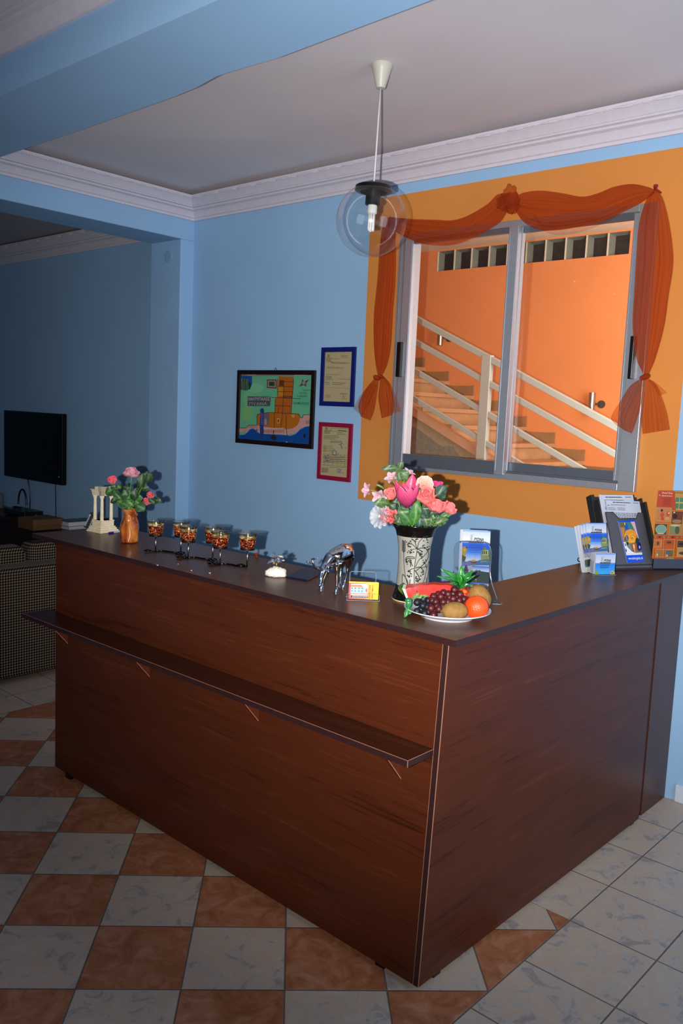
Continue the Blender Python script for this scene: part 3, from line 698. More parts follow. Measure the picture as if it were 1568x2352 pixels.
def rose(g, c, axis, r_, cin, cout, rim=None, opn=1.0, seed=1):
    rr = random.Random(seed); A = Vector(axis).normalized(); c = Vector(c); b0 = c-A*r_*.75
    for lay, (n, ln, wd, a0, a1) in enumerate([(3, 1.25, .7, .05, -.25), (4, 1.35, 1.0, .35, -.1), (4, 1.40, 1.40, .75, .05*opn), (4, 1.34, 1.60, 1.15, .60*opn)]):
        for k in range(n):
            petal(g, b0, A, 2*pi*k/n+lay*.7+rr.uniform(-.2, .2), ln*r_*rr.uniform(.92, 1.05), wd*r_*1.15, a0*opn, a1+rr.uniform(-.1, .25), shape_rose, cout if lay > 1 else cin, rim or cin, cup=.62-.08*lay, wave=.05+.03*lay)
    g.sph(c-A*r_*.25, (r_*.32,)*3, 8, 6, col=lin(cin))
def leaf(g, p0, p1, wd, col, col2=None, bend=.12, nrm=(0, -1, .3), fold=.25):
    p0, p1 = Vector(p0), Vector(p1); d = p1-p0; Ln = d.length; n = Vector(nrm).normalized(); sd = d.cross(n).normalized(); n = sd.cross(d).normalized()
    l0 = lin(col); l1 = lin(col2 or col)
    def fn(a, b):
        s_ = 2*b-1; w_ = wd*.5*shape_leaf(a)
        return p0+d*a+n*(bend*Ln*math.sin(pi*a))+sd*(s_*w_)+n*(fold*abs(s_)*w_)+n*(.03*Ln*math.sin(9*a+3*s_))
    g.grid(fn, 11, 7, lambda a, b: mixc(l0, l1, .5+.5*math.sin(b*13)*math.cos(a*20+abs(b-.5)*16)) if abs(b-.5) > .09 else mixc(l0, (.35, .5, .2), .07))
def stem(g, pts, r_=.0018, col='#3c6a2a'): g.tube(pts, r_, seg=6, col=lin(col))
def curve_pts(a, b, sag, n=7):
    a, b = Vector(a), Vector(b); m_ = (a+b)/2+Vector(sag); return [a*(1-t)**2+m_*2*t*(1-t)+b*t*t for t in [i/(n-1) for i in range(n)]]
def flower_thing(name, label, cat, L, group=None): return thing(name, label, cat, L.o, RH, group)

# ------------------------------------------------------------------ pictures on the back wall
def framed(name, label, cat, x0, x1, z0, z1, fw_, fm, art, dp=.016, group=None, tilt=0.):
    t = thing(name, label, cat, (x0, WY-.002, z0), 0, group); t.rotation_euler = (0, tilt, 0)
    w_, h_ = x1-x0, z1-z0; g = G()
    o = [(0, 0), (w_, 0), (w_, h_), (0, h_)]; i_ = [(fw_, fw_), (w_-fw_, fw_), (w_-fw_, h_-fw_), (fw_, h_-fw_)]
    b = g.av([(a, 0, z) for a, z in o]+[(a, -dp, z) for a, z in o]+[(a, -dp, z) for a, z in i_]+[(a, -.003, z) for a, z in i_])
    for j in range(4):
        k = (j+1) % 4
        g.af((b+j, b+k, b+4+k, b+4+j)); g.af((b+4+j, b+4+k, b+8+k, b+8+j)); g.af((b+8+j, b+8+k, b+12+k, b+12+j))
    g.af((b+3, b+2, b+1, b)); g.obj('picture_frame', fm, t, bevel=.0015)
    a = art(w_-2*fw_, h_-2*fw_); a_o = a.obj('picture', t); a_o.location = (fw_, -.004, fw_)
    return t
FR_D = mat('dark_brown_frame', '#1d0f0b', rough=.35); FR_B = mat('blue_frame', '#101a66', rough=.4, noise=.02); FR_R = mat('crimson_frame', '#8e1033', rough=.4, noise=.02)
def art_map(w_, h_):
    a = Art(w_, h_, [(143, 400), (955, 412), (915, 1232), (106, 1158)])
    a.bg('#6fc294')
    for (x, y, rx, ry, c) in [(230, 700, 70, 110, '#7ecb93'), (300, 560, 90, 60, '#83cfa0'), (850, 700, 60, 90, '#62bd92'), (200, 860, 60, 90, '#86c777'), (420, 700, 60, 60, '#66b78c')]: a.disc(x, y, rx, ry, c)
    a.rect(143, 398, 955, 418, '#8a8484'); a.line([(215, 407), (310, 407)], 6, '#c8c4bc'); a.line([(750, 411), (890, 411)], 7, '#c8c4bc')
    a.poly([(143, 415), (268, 420), (262, 520), (240, 575), (190, 590), (135, 578)], '#1b5dab'); a.poly([(140, 480), (165, 440), (180, 470), (205, 430), (225, 470), (255, 520), (235, 578), (135, 578)], '#24492f')
    for x in (150, 165, 185, 205, 220): a.line([(x, 580), (x-4, 450)], 3, '#b9ccb0')
    a.poly([(437, 460), (547, 462), (545, 568), (436, 562)], '#7c2f36'); a.poly([(447, 472), (537, 474), (535, 555), (446, 550)], '#c77f7c'); a.poly([(460, 486), (524, 487), (522, 540), (459, 537)], '#1d5a35'); a.line([(460, 512), (523, 513)], 3, '#0d2d1c'); a.line([(491, 487), (490, 538)], 3, '#0d2d1c')
    # land, shore and sea
    a.poly([(325, 870), (355, 862), (440, 850), (530, 850), (700, 862), (795, 868), (812, 905), (825, 918), (838, 915), (850, 880), (940, 878), (935, 1060), (640, 1120), (110, 1080), (112, 1036), (190, 1030), (225, 1000), (318, 1000), (318, 905)], '#d8a29c')
    a.poly([(325, 870), (355, 862), (440, 850), (530, 850), (700, 862), (795, 868), (808, 920), (800, 960), (770, 1010), (720, 1040), (660, 1050), (480, 1030), (330, 1005), (318, 990), (318, 905)], '#c4701c')
    a.poly([(106, 1158), (108, 1112), (170, 1108), (200, 1085), (225, 1050), (255, 1036), (290, 1045), (320, 1085), (360, 1105), (600, 1112), (700, 1125), (750, 1110), (800, 1060), (850, 1025), (905, 1015), (925, 1025), (916, 1232)], '#1450a0')
    a.line([(110, 1114), (170, 1110), (205, 1080), (235, 1046), (270, 1038), (310, 1065), (345, 1100), (600, 1114), (700, 1127), (755, 1106), (810, 1050), (870, 1020)], 5, '#5f9edb')
    for k in range(22):
        rr = random.Random(k); x = rr.uniform(130, 880); y = rr.uniform(1135, 1200); a.line([(x, y), (x+rr.uniform(20, 60), y+3)], 3, '#2c74c4' if k % 2 else '#0b3578', k == 0)
    # road blocks
    a.poly([(572, 425), (742, 432), (722, 675), (706, 862), (524, 852), (532, 680), (556, 660)], '#c2661c')
    a.poly([(566, 545), (628, 547), (622, 662), (556, 658)], '#d18a24')
    for p_ in ([(560, 455), (556, 658)], [(742, 455), (724, 675), (706, 862)], [(630, 490), (622, 670), (606, 920), (585, 1020)], [(560, 545), (728, 548)], [(632, 488), (735, 492)], [(556, 605), (728, 608)], [(490, 672), (820, 690)], [(530, 770), (708, 775)], [(524, 852), (532, 690)], [(570, 780), (560, 852)], [(325, 870), (440, 850), (530, 852), (700, 864), (796, 870), (812, 905), (826, 918), (840, 912), (850, 880), (940, 880)], [(318, 1000), (318, 905), (326, 868)], [(112, 1036), (190, 1030), (225, 1000), (318, 1000)], [(640, 868), (655, 900), (650, 1030), (662, 1120), (668, 1195)], [(518, 860), (515, 1030)]):
        a.line(p_, 6, '#4c3a30')
    a.poly([(585, 470), (640, 472), (630, 540), (578, 538)], '#6d3b1a'); a.poly([(625, 655), (724, 660), (722, 680), (624, 676)], '#40282c'); a.line([(632, 668), (716, 671)], 3, '#cfc4bc')
    a.poly([(216, 657), (482, 664), (470, 776), (214, 772)], '#585a60')
    a.text('ΜΑΚΡΥΓΙΑΛΟΣ', 222, 708, 50, '#d4d4d0', wid=248); a.text('ΠΥΔΝΑ', 236, 765, 48, '#b0b2b2', wid=200)
    # compass star
    a.poly([(845, 455), (862, 490), (925, 462), (890, 505), (885, 550), (858, 528), (806, 548), (835, 510)], '#56454f'); a.disc(862, 505, 20, 20, '#9c8f9c')
    a.text('Το χωριο σε', 840, 598, 28, '#2b4038', wid=100); a.text('Ιων Δημ.', 810, 632, 30, '#2b4038', wid=95); a.text('Συμβουλιου', 782, 668, 30, '#2b4038', wid=112); a.text('Πιστοποιω διανομη', 738, 750, 32, '#2b4038', wid=180); a.line([(742, 752), (918, 760)], 3, '#2b4038')
    # blue statue, grey tower, small house, palms
    a.poly([(362, 860), (358, 820), (372, 800), (392, 800), (405, 822), (400, 860), (398, 940), (392, 1120), (385, 1150), (360, 1150), (352, 1120), (352, 980)], '#2c3f88')
    for y in range(860, 1000, 16): a.line([(366, y), (390, y+4)], 4, '#a89cb8', y == 860)
    a.poly([(405, 860), (440, 850), (462, 862), (458, 960), (425, 1010), (400, 1000)], '#6c6c78'); a.disc(420, 960, 14, 40, '#b89a9a')
    a.poly([(552, 922), (582, 920), (578, 980), (550, 978)], '#e4c07c'); a.poly([(558, 930), (576, 929), (572, 972), (556, 971)], '#8c3c18'); a.poly([(722, 880), (750, 880), (748, 908), (722, 906)], '#f0cf9c'); a.poly([(728, 886), (744, 886), (742, 902), (728, 901)], '#b05c1c')
    for k in range(16): x = 400+k*15; a.line([(x, 1050+k % 3*4), (x-2, 1088)], 4, '#5a3d3c', k == 0); a.line([(x-6, 1036), (x+7, 1042)], 5, '#e6dcd4', False)
    for k in range(8): x = 225+k*13; a.line([(x, 1010), (x+4, 1030)], 3, '#6d4444', k == 0)
    a.line([(512, 1060), (505, 1140), (490, 1160)], 8, '#5c3324'); a.poly([(470, 1130), (520, 1118), (545, 1150), (530, 1178), (488, 1170)], '#2f2a30')
    for x in (885, 900, 915, 925): a.line([(x, 945), (x+2, 990)], 4, '#35502c'); 
    a.disc(180, 1070, 10, 16, '#9aa6b0'); a.disc(320, 1060, 10, 18, '#6a6a80'); a.disc(865, 1130, 14, 26, '#2a2530'); a.line([(650, 1200), (668, 1202)], 6, '#e9eef2')
    return a
t = framed('painting', 'naive painted town map in dark brown frame on the blue wall', 'picture', -2.820, -2.160, 1.340, 1.785, .026, FR_D, art_map)
g = G(); g.tube([(.318, -.004, .445), (.328, -.003, .462), (.338, -.004, .445)], .0016, seg=6); g.obj('hanging_ring', mat('dark_wire', '#3a3432', rough=.4, metal=.6), t)
def art_cert(kind):
    def f(w_, h_):
        a = Art(w_, h_, [(1107, 150), (1415, 132), (1395, 724), (1090, 728)]) if kind == 0 else Art(w_, h_, [(1078, 1005), (1382, 1022), (1345, 1612), (1055, 1580)])
        a.bg('#c4b48a'); dk = '#5e5746'
        if kind == 0:
            a.disc(1143, 192, 11, 15, '#4a4538'); a.disc(1143, 192, 6, 9, '#b0a27c')
            a.lines(1116, 1190, 212, 266, 7, dk, .3, .45, 1); a.lines(1190, 1265, 222, 232, 1, dk); a.lines(1285, 1365, 178, 214, 3, dk, .3, .3, 3)
            a.lines(1172, 1395, 262, 282, 2, dk, .2, .5, 4); a.lines(1125, 1390, 318, 342, 3, '#776e58', .4, .4, 5); a.lines(1115, 1290, 408, 418, 1, '#776e58', .1, .4, 5)
            a.lines(1112, 1228, 430, 480, 4, '#6d6550', .5, .4, 6); a.lines(1260, 1400, 455, 466, 1, '#776e58'); a.lines(1110, 1160, 500, 540, 2, '#857b62'); a.lines(1190, 1360, 500, 540, 2, '#857b62', .4, .4, 8)
            a.line([(1115, 566), (1390, 564)], 2, '#6d6550'); a.line([(1215, 425), (1320, 340)], 3, '#93906f'); a.lines(1115, 1180, 650, 690, 4, '#8d8268', .3, .4, 9)
            a.lines(1280, 1370, 624, 645, 2, '#5b5f6a', .2, .4, 10); a.line([(1310, 690), (1318, 650), (1325, 680), (1340, 655)], 3, '#53619a'); a.lines(1290, 1355, 690, 700, 1, '#4d5577')
        else:
            a.disc(1122, 1030, 11, 15, '#4a4538'); a.disc(1122, 1030, 6, 9, '#b0a27c'); a.line([(1172, 1024), (1378, 1032), (1376, 1070), (1180, 1060), (1172, 1024)], 3, dk); a.line([(1250, 1052), (1345, 1060)], 8, '#4a4538')
            a.lines(1095, 1182, 1050, 1096, 6, dk, .3, .5, 1); a.lines(1240, 1350, 1076, 1112, 4, dk, .5, .3, 2); a.lines(1090, 1270, 1112, 1165, 6, '#7b725b', .3, .45, 3)
            a.lines(1165, 1305, 1178, 1210, 3, '#5e5746', .3, .4, 4); a.lines(1085, 1125, 1238, 1318, 6, dk, .2, .4, 5); a.lines(1130, 1235, 1238, 1318, 6, '#8a8067', .5, .3, 6)
            for y in (1342, 1362, 1392, 1412, 1438, 1470): a.line([(1078, y-4), (1355, y+12)], 2.5, dk)
            for x in (1100, 1140, 1190, 1240, 1280, 1325): a.line([(x, 1340), (x-2, 1368)], 2.5, dk); a.line([(x, 1392), (x-2, 1416)], 2.5, dk); a.line([(x, 1440), (x-2, 1472)], 2.5, dk)
            a.lines(1085, 1345, 1372, 1390, 2, dk, .1, .5, 11); a.lines(1090, 1340, 1422, 1436, 2, dk, .1, .5, 12); a.lines(1070, 1150, 1500, 1556, 7, dk, .2, .5, 7); a.lines(1160, 1345, 1490, 1500, 1, dk)
            a.lines(1160, 1345, 1400, 1412, 1, dk)
            for tx, x, y in (('Ε.', 1125, 1425), ('Ο.', 1198, 1362), ('Τ.', 1278, 1285)): a.text(tx, x, y, 92, '#56798c', rot=.28, wid=70)
            a.disc(1258, 1530, 26, 24, '#9aa29a'); a.line([(1240, 1510), (1290, 1515), (1262, 1550)], 3, '#4f6aa0'); a.lines(1250, 1315, 1552, 1562, 1, '#4d5577')
        return a
    return f
framed('certificate', 'typed certificate in a plain dark blue frame on the blue wall', 'picture', -2.120, -1.866, 1.588, 1.911, .026, FR_B, art_cert(0), .012)
framed('certificate', 'typed certificate with pen letters in a crimson frame below the blue frame', 'picture', -2.117, -1.866, 1.176, 1.497, .024, FR_R, art_cert(1), .012)

# ------------------------------------------------------------------ lounge beyond the opening
TVY = 1.72
tv = thing('television', 'black flat television hanging on the dark lounge wall', 'television', (-5.835, 1.80, .882))
tw, th_ = .945, .562
g = G(); g.bb(0, tw, -.08, -.035, 0, th_); g.bb(tw*.2, tw*.8, -.02, -.003, .12, .45); g.obj('casing', mat('black_gloss_plastic', '#040404', rough=.3, spec=.25), tv, bevel=.012, seg=3)
a = Art(tw-.10, th_-.10, [(78, 245), (600, 290), (590, 925), (85, 850)]); a.bg('#0e1113')
for x, y, rx, ry, c in [(180, 430, 60, 90, '#12180f'), (330, 420, 60, 90, '#11170e'), (470, 380, 110, 110, '#131509'), (330, 700, 250, 60, '#0f150d'), (300, 790, 220, 60, '#12140b')]: a.disc(x, y, rx, ry, c)
for x in (185, 455, 550): a.line([(x, 440), (x-5, 640)], 14, '#0a0b09')
so = a.obj('screen', tv, ink('dim_screen', rough=.2, spec=.15)); so.location = (.05, -.0812, .065)
g = G(); g.bb(tw-.046, tw-.034, -.0822, -.080, .06, .07); g.obj('sticker', mat('pale_sticker', '#9a9a9c'), tv)
g = G(); g.tube(curve_pts((.31, -.03, .01), (.33, -.02, -.27), (.05, .0, 0), 9), .0045); g.obj('cable', BLACK, tv)
g = G(); g.tube([(.80, -.05, .005), (.80, -.045, -.27)], .004); g.obj('cable', BLACK, tv)
SBZ = .60
sb = thing('sideboard', 'low dark brown sideboard against the lounge wall under the television', 'sideboard', (0, 0, 0))
pF = P(0, 1184, 'z', SBZ).y
g = G(); g.bb(-6.6, -3.68, pF-.01, 1.795, SBZ-.03, SBZ); g.obj('top', wood('sideboard_top', (2, 10, 10), base='#241a18', dark='#171010', lite='#2c2220'), sb)
g = G(); g.bb(-6.58, -3.70, pF+.01, 1.79, .0, SBZ-.03); g.obj('body', wood('sideboard_body', (10, 10, 1.6), base='#2a1109', dark='#180904', lite='#331710'), sb)
for k in range(5):
    g = G(); g.bb(-6.57+k*.575, -6.57+k*.575+.565, pF-.006, pF+.012, .05, SBZ-.04); g.obj('door', wood('sideboard_body', (10, 10, 1.6)), sb, bevel=.002)
def on_sb(u, v): return P(u, v, 'z', SBZ)
# stacked brown boxes / albums and pale books
def slab(name, label, cat, u0, u1, v, h, dpt, z0, m, group, m2=None, rz=0., z_=None):
    p0 = P(u0, v, 'z', z0); p1 = P(u1, v, 'z', z0); w_ = (p1-p0).length*.80
    t = thing(name, label, cat, p0, rz, group)
    g = G(); g.bb(0, w_, 0, dpt, 0.001, h-.001); g.obj('pages' if cat == 'book' else 'box_body', m, t, bevel=.002)
    g = G(); g.bb(-.003, w_+.003, -.003, dpt, h-.003, h); 
    if cat == 'book': g.bb(-.003, w_+.003, -.003, dpt, 0, .003)
    g.obj('cover' if cat == 'book' else 'lid', m2 or m, t)
    return t
KRAFT = mat('brown_cardboard', '#6c4a26', rough=.7, noise=.15, nscale=12)
slab('storage_box', 'lower of two flat brown boxes stacked on the sideboard', 'box', 41, 133, 1211, .045, .24, SBZ, KRAFT, 'flat brown boxes on the sideboard')
slab('storage_box', 'upper of two flat brown boxes stacked on the sideboard', 'box', 41, 132, 1201, .045, .23, SBZ+.045, KRAFT, 'flat brown boxes on the sideboard')
PG = mat('white_page_edges', '#cfcdd4', rough=.8, nscale=200); CV = mat('grey_green_cover', '#57645c', rough=.5, noise=.3, nscale=9)
slab('book', 'pale book at the bottom of the white stack beside the brown boxes', 'book', 131, 200, 1212, .034, .24, SBZ, PG, 'pale books on the sideboard', CV)
slab('book', 'pale book with greenish cover on top of the white stack', 'book', 131, 196, 1204, .034, .23, SBZ+.034, PG, 'pale books on the sideboard', CV)
ro = thing('router', 'small black set-top box with a looped cable left on the sideboard', 'router', P(9, 1180, 'z', SBZ))
g = G(); g.bb(0, .34, 0, .16, .006, .05); g.obj('housing', BLACK, ro, bevel=.004)
g = G(); g.bb(.02, .32, -.002, .002, .012, .042); g.obj('front_face', mat('router_front', '#15161a', rough=.2), ro)
for x in (.02, .30): g = G(); g.bb(x, x+.02, .02, .14, 0, .007); g.obj('foot', BLACK, ro)
g = G(); g.tube([(.04+.07*math.cos(a_), .14, .07+.13*abs(math.sin(a_))) for a_ in [i*pi/12 for i in range(13)]], .007); g.tube([(.02, .1, .055), (.06, .05, .062), (.12, .09, .06), (.16, .05, .06)], .006); g.obj('cable', BLACK, ro)
g = G(); g.tube([(.34, .1, .02), (.40, .08, .008), (.44, .09, .008)], .006); g.obj('plug', mat('white_plug', '#a7a9ad'), ro)
p_ = P(-6, 1166, 'z', SBZ); g = G(); g.lathe([(.05, 0), (.052, .004), (.052, .11), (.045, .125), (0.001, .127)], seg=20); o = g.obj('jar', mat('grey_jar', '#6d747c', rough=.3), None, smooth=40); o.location = p_; tag(o, 'dull grey jar cut by the left edge, on the sideboard', 'jar')

# sofa in a woven check fabric, its back to the desk
def weave():
    m, nt, b = newmat('woven_check_fabric')
    tc = N(nt, 'ShaderNodeTexCoord'); sp = N(nt, 'ShaderNodeSeparateXYZ'); nt.links.new(tc.outputs['Object'], sp.inputs[0])
    def M2(op, a, b_): 
        n = N(nt, 'ShaderNodeMath', operation=op)
        for i, q in enumerate((a, b_)):
            if isinstance(q, (int, float)): n.inputs[i].default_value = q
            else: nt.links.new(q, n.inputs[i])
        return n.outputs[0]
    h = M2('ADD', sp.outputs[1], sp.outputs[0]); k = 2*pi/.030
    s1 = M2('SINE', M2('MULTIPLY', M2('ADD', h, sp.outputs[2]), k), 0); s2 = M2('SINE', M2('MULTIPLY', M2('SUBTRACT', h, sp.outputs[2]), k), 0)
    pr_ = M2('MULTIPLY', s1, s2); v = M2('MULTIPLY_ADD', pr_, .5); nt.nodes[-1].inputs[2].default_value = .5
    rp = ramp(nt, [(.25, '#120d0a'), (.48, '#41342a'), (.62, '#685a4a'), (.95, '#85786a')]); nt.links.new(v, rp.inputs[0])
    nt.links.new(rp.outputs[0], b.inputs['Base Color']); b.inputs['Roughness'].default_value = .9; b.inputs['Specular IOR Level'].default_value = .1
    return m
WV = weave()
sf = thing('sofa', 'sofa in brown and beige woven check fabric, seen from behind at the left edge', 'sofa', (-3.10, -.45, 0), 0)
g = G(); g.bb(-.20, 0, 0, 1.62, .03, .645); g.obj('back', WV, sf, bevel=.035, seg=4)
g = G(); g.bb(-.95, -.19, .18, 1.44, .05, .36); g.obj('base', WV, sf, bevel=.02)
for k, y in enumerate((0, 1.44)):
    g = G(); g.bb(-.95, -.18, y, y+.18, .03, .56); g.obj('armrest', WV, sf, bevel=.03, seg=3)
for k in range(2):
    g = G(); g.bb(-.92, -.20, .19+k*.62, .80+k*.62, .36, .47); g.obj('seat_cushion', WV, sf, bevel=.04, seg=4)
ybr = P(62, 1300, 'x', -3.27).y+.45
for y0_, y1_, zt_ in ((ybr-.62, ybr-.004, .735), (ybr+.006, 1.50, .745)):
    g = G(); g.bb(-.30, -.14, y0_, y1_, .44, zt_); g.obj('back_cushion', WV, sf, bevel=.05, seg=5)

# ------------------------------------------------------------------ column figurine
L = Loc(236, 1224); m1 = mapper(L, .21684, 0, 900)     # readings from the crop at 0,900
STONE = mat('ivory_plaster_figurine', '#e6d9b8', rough=.6, noise=.06, nscale=60)
fg = thing('temple_figurine', 'ivory plaster model of three classical columns at desk left end', 'figurine', L.o+Fh*.045+Rhh*(-.012), RH+R(52))
g = G()
for hw, z0, z1 in ((.050, 0, .006), (.047, .006, .012), (.042, .012, .020), (.038, .020, .026)): g.bb(-hw, hw, -hw, hw, z0, z1)
for hw, z0, z1 in ((.033, .026, .052), (.0345, .048, .052)): g.bb(-hw, hw, -hw, hw, z0, z1)
for k in range(4): g.bb(-.036-.002*(3-k), -.02, -.036-.002*(3-k)+0, .0, .026+k*.0055, .0315+k*.0055)
g.obj('pedestal', STONE, fg, bevel=.0012)
cols = [(-.024, -.024), (-.024, .024), (.024, -.024)]
for cx, cy in cols:
    g = G(); g.lathe([(.0085, .052), (.0085, .055), (.007, .057), (.0074, .059), (.0064, .135), (.0065, .137), (.0058, .139), (.0075, .147), (.0105, .156), (.0105, .159)], c=(cx, cy, 0), seg=20, wob=lambda r_, a_, z: r_*(1+.05*math.cos(10*a_)) if .058 < z < .136 else r_*(1+.08*math.cos(8*a_)) if z > .138 else r_)
    g.obj('column', STONE, fg, smooth=35)
g = G()
for h0, h1, e in ((.159, .170, 0), (.170, .180, .0015), (.180, .184, .005)):
    g.bb(-.033-e, -.015+e*.2, -.033-e, .035+e, h0, h1); g.bb(-.033-e, .035+e, -.033-e, -.015+e*.2, h0, h1+.0001)
g.bb(-.036, -.006, -.036, .012, .184, .197); g.bb(-.036, .012, -.036, -.010, .184, .1965); g.obj('entablature', STONE, fg, bevel=.0008)

# leaning crystal-edged frame, pen
L = Loc(192, 1216)
cf = thing('glitter_ornament', 'small glittering ornament with black ends leaning left of the ivory columns', 'ornament', L.o+Fh*.05, RH)
cf.rotation_euler = (0, R(24), RH)
g = G(); g.bb(-.013, .013, -.013, .013, 0, .006); g.obj('end_plate', BLACK, cf, bevel=.001); g = G(); g.bb(-.013, .013, -.013, .013, .066, .072); g.obj('end_plate', BLACK, cf, bevel=.001)
g = G(); g.bb(-.006, .006, -.009, .009, .006, .066); g.obj('dark_core', mat('dark_brown_core', '#2c2018', rough=.3), cf)
for x in (-.0095, .0095):
    g = G(); g.bb(x-.0034, x+.0034, -.012, .012, .006, .066); g.obj('glitter_side', mat('glittering_clear_glass', '#aebbc8', rough=.08, metal=.6, noise=.9, nscale=260, bump=1.), cf, bevel=.001)
pa, pb = P(251, 1224, 'z', CT+.004), P(300, 1218, 'z', CT+.004)
pen = thing('pen', 'clear ballpoint pen with blue cap behind the glazed vase', 'pen', pa, math.atan2((pb-pa).y, (pb-pa).x)); ln = .135
g = G(); g.tube([(.02, 0, 0), (ln, 0, 0)], .0035); g.obj('barrel', mat('clear_pen_barrel', '#aab4c4', rough=.2), pen, smooth=30)
g = G(); g.tube([(-.004, 0, 0), (.0, 0, 0), (.022, 0, 0)], [.003, .0042, .0042]); g.obj('cap', mat('blue_pen_cap', '#1a1d8c', rough=.3), pen, smooth=30)

# ------------------------------------------------------------------ small glazed vase with three roses
L = Loc(297, 1246); m1 = mapper(L, .29337, 180, 1050)
vs = thing('glazed_vase', 'brown glazed ceramic vase with pinched dented sides near desk left end', 'vase', L.o, RH)
def wob(r_, a_, z):
    return r_*(1+.10*math.sin(2*a_+z*38)+.05*math.sin(3*a_-z*60)-.22*max(0, math.cos(a_+pi/2-.9))**6*math.sin(pi*min(1, max(0, (z-.03)/.09))))
g = G(); g.lathe([(.030, 0), (.0335, .004), (.0335, .03), (.036, .055), (.0375, .075), (.034, .092), (.029, .105), (.026, .114), (.027, .124), (.033, .136), (.031, .138), (.024, .125), (.022, .10)], seg=48, wob=wob, cap1=False)
m_, nt, b_ = newmat('honey_brown_glaze'); MATS['honey'] = m_
mp = mapping(nt, (40, 40, 14)); nz = N(nt, 'ShaderNodeTexNoise'); nz.inputs['Detail'].default_value = 5; nz.inputs['Scale'].default_value = 1; nt.links.new(mp.outputs[0], nz.inputs[0])
rp = ramp(nt, [(.32, '#5a2009'), (.48, '#a4501c'), (.62, '#c87a38'), (.75, '#d89a5a')]); nt.links.new(nz.outputs[0], rp.inputs[0]); nt.links.new(rp.outputs[0], b_.inputs['Base Color']); b_.inputs['Roughness'].default_value = .08; b_.inputs['Coat Weight'].default_value = .6
g.obj('vase_body', m_, vs, smooth=True, sub=1)
g = G(); g.tube([m1(405, 395, -.025), m1(430, 410, -.03), m1(455, 450, -.03), m1(440, 480, -.031), m1(425, 455, -.03)], [.003, .005, .006, .004, .003], seg=8); g.obj('clay_bow', m_, vs, smooth=True)
mouth = m1(412, 400, 0)
def stemmed(name, label, cat, group, L, build):
    t = flower_thing(name, label, cat, L, group); build(t); return t
GRP = 'artificial roses in the small glazed vase'
def f1(t):
    c = m1(415, 122, -.01); g = G(); rose(g, c+Vector((0, 0, .002)), (.05, -.25, 1), .030, '#dfa6b0', '#e6bcc4', '#d694a4', opn=1.25, seed=3); g.obj('bloom', PETAL, t, smooth=True)
    g = G(); stem(g, [mouth-Vector((0, 0, .06)), mouth, m1(400, 290), m1(412, 200), c-Vector((0, 0, .012))], .0016, '#4c9a3c'); g.obj('stem', LEAFM, t, smooth=True)
    g = G()
    for k in range(5): petal(g, c-Vector((0, 0, .016)), (0, 0, 1), k*1.26, .014, .006, .7, .5, shape_leaf, '#3f7a2c', '#3f7a2c', .2, nu=5, nv=3)
    g.obj('sepals', LEAFM, t, smooth=True)
    g = G()
    for p0, p1, w_, c_ in [((420, 300), (375, 240), 17, '#2f5224'), ((400, 330), (330, 300), 20, '#3a6a2a'), ((420, 340), (480, 230), 17, '#29461f'), ((470, 260), (540, 110), 22, '#2b4a22'), ((530, 190), (575, 130), 24, '#31552a'), ((490, 240), (560, 250), 16, '#2a4a20'), ((400, 260), (350, 225), 16, '#26401c')]:
        leaf(g, m1(*p0, .02), m1(*p1, .022), w_/570*1.0, c_, '#22391a')
    g.obj('leaves', LEAFM, t, smooth=True)
stemmed('artificial_rose', 'pale pink open artificial rose, tallest in the brown glazed vase', 'flower', GRP, L, f1)
def f2(t):
    c = m1(265, 180, -.015); g = G(); rose(g, c, (-.15, -.3, 1), .023, '#e8606c', '#ee8088', '#e45866', opn=.45, seed=4); g.obj('bloom', PETAL, t, smooth=True)
    g = G(); stem(g, [mouth-Vector((.004, 0, .05)), mouth, m1(370, 340), m1(300, 250), c-Vector((0, 0, .014))]); g.obj('stem', LEAFM, t, smooth=True)
    g = G()
    for p0, p1, w_, c_ in [((300, 250), (212, 290), 24, '#3a6a2c'), ((295, 240), (250, 225), 15, '#2c5222'), ((320, 330), (250, 355), 15, '#24421c'), ((330, 250), (310, 215), 12, '#3b6f2c'), ((340, 350), (270, 245), 18, '#2b4f22'), ((390, 300), (330, 300), 24, '#315a26'), ((400, 400), (320, 340), 22, '#2f5a24'), ((380, 410), (300, 330), 16, '#4a8a34')]:
        leaf(g, m1(*p0, -.012), m1(*p1, -.014), w_/570*1.0, c_, '#203c18')
    g.obj('leaves', LEAFM, t, smooth=True)
stemmed('artificial_rose', 'closed coral rose bud leaning left beside the ivory columns', 'flower', GRP, L, f2)
def f3(t):
    g = G()
    for (x, y, r_, s_) in ((560, 300, .0185, 5), (535, 350, .0195, 6)): rose(g, m1(x, y, -.02), (.35, -.3, .9), r_, '#e6646e', '#eea09c', '#e2586a', opn=.6, seed=s_)
    g.obj('bloom', PETAL, t, smooth=True)
    g = G(); stem(g, [mouth-Vector((-.004, 0, .05)), mouth, m1(450, 340), m1(500, 230, .01)], .0014, '#5a9a48'); stem(g, [mouth, m1(460, 370), m1(520, 365, -.02)]); g.obj('stem', LEAFM, t, smooth=True)
    g = G()
    for p0, p1, w_, c_ in [((450, 360), (520, 420), 26, '#2f5f26'), ((455, 330), (505, 320), 16, '#3f7a30'), ((430, 390), (380, 330), 20, '#458230'), ((420, 400), (385, 395), 14, '#6fae48'), ((440, 330), (460, 255), 16, '#2c4c22'), ((480, 380), (450, 330), 16, '#35662a'), ((590, 330), (650, 350), 15, '#1f3a18'), ((550, 310), (600, 370), 14, '#244420')]:
        leaf(g, m1(*p0, -.018), m1(*p1, -.02), w_/570*1.0, c_, '#1f3c18')
    g.obj('leaves', LEAFM, t, smooth=True)
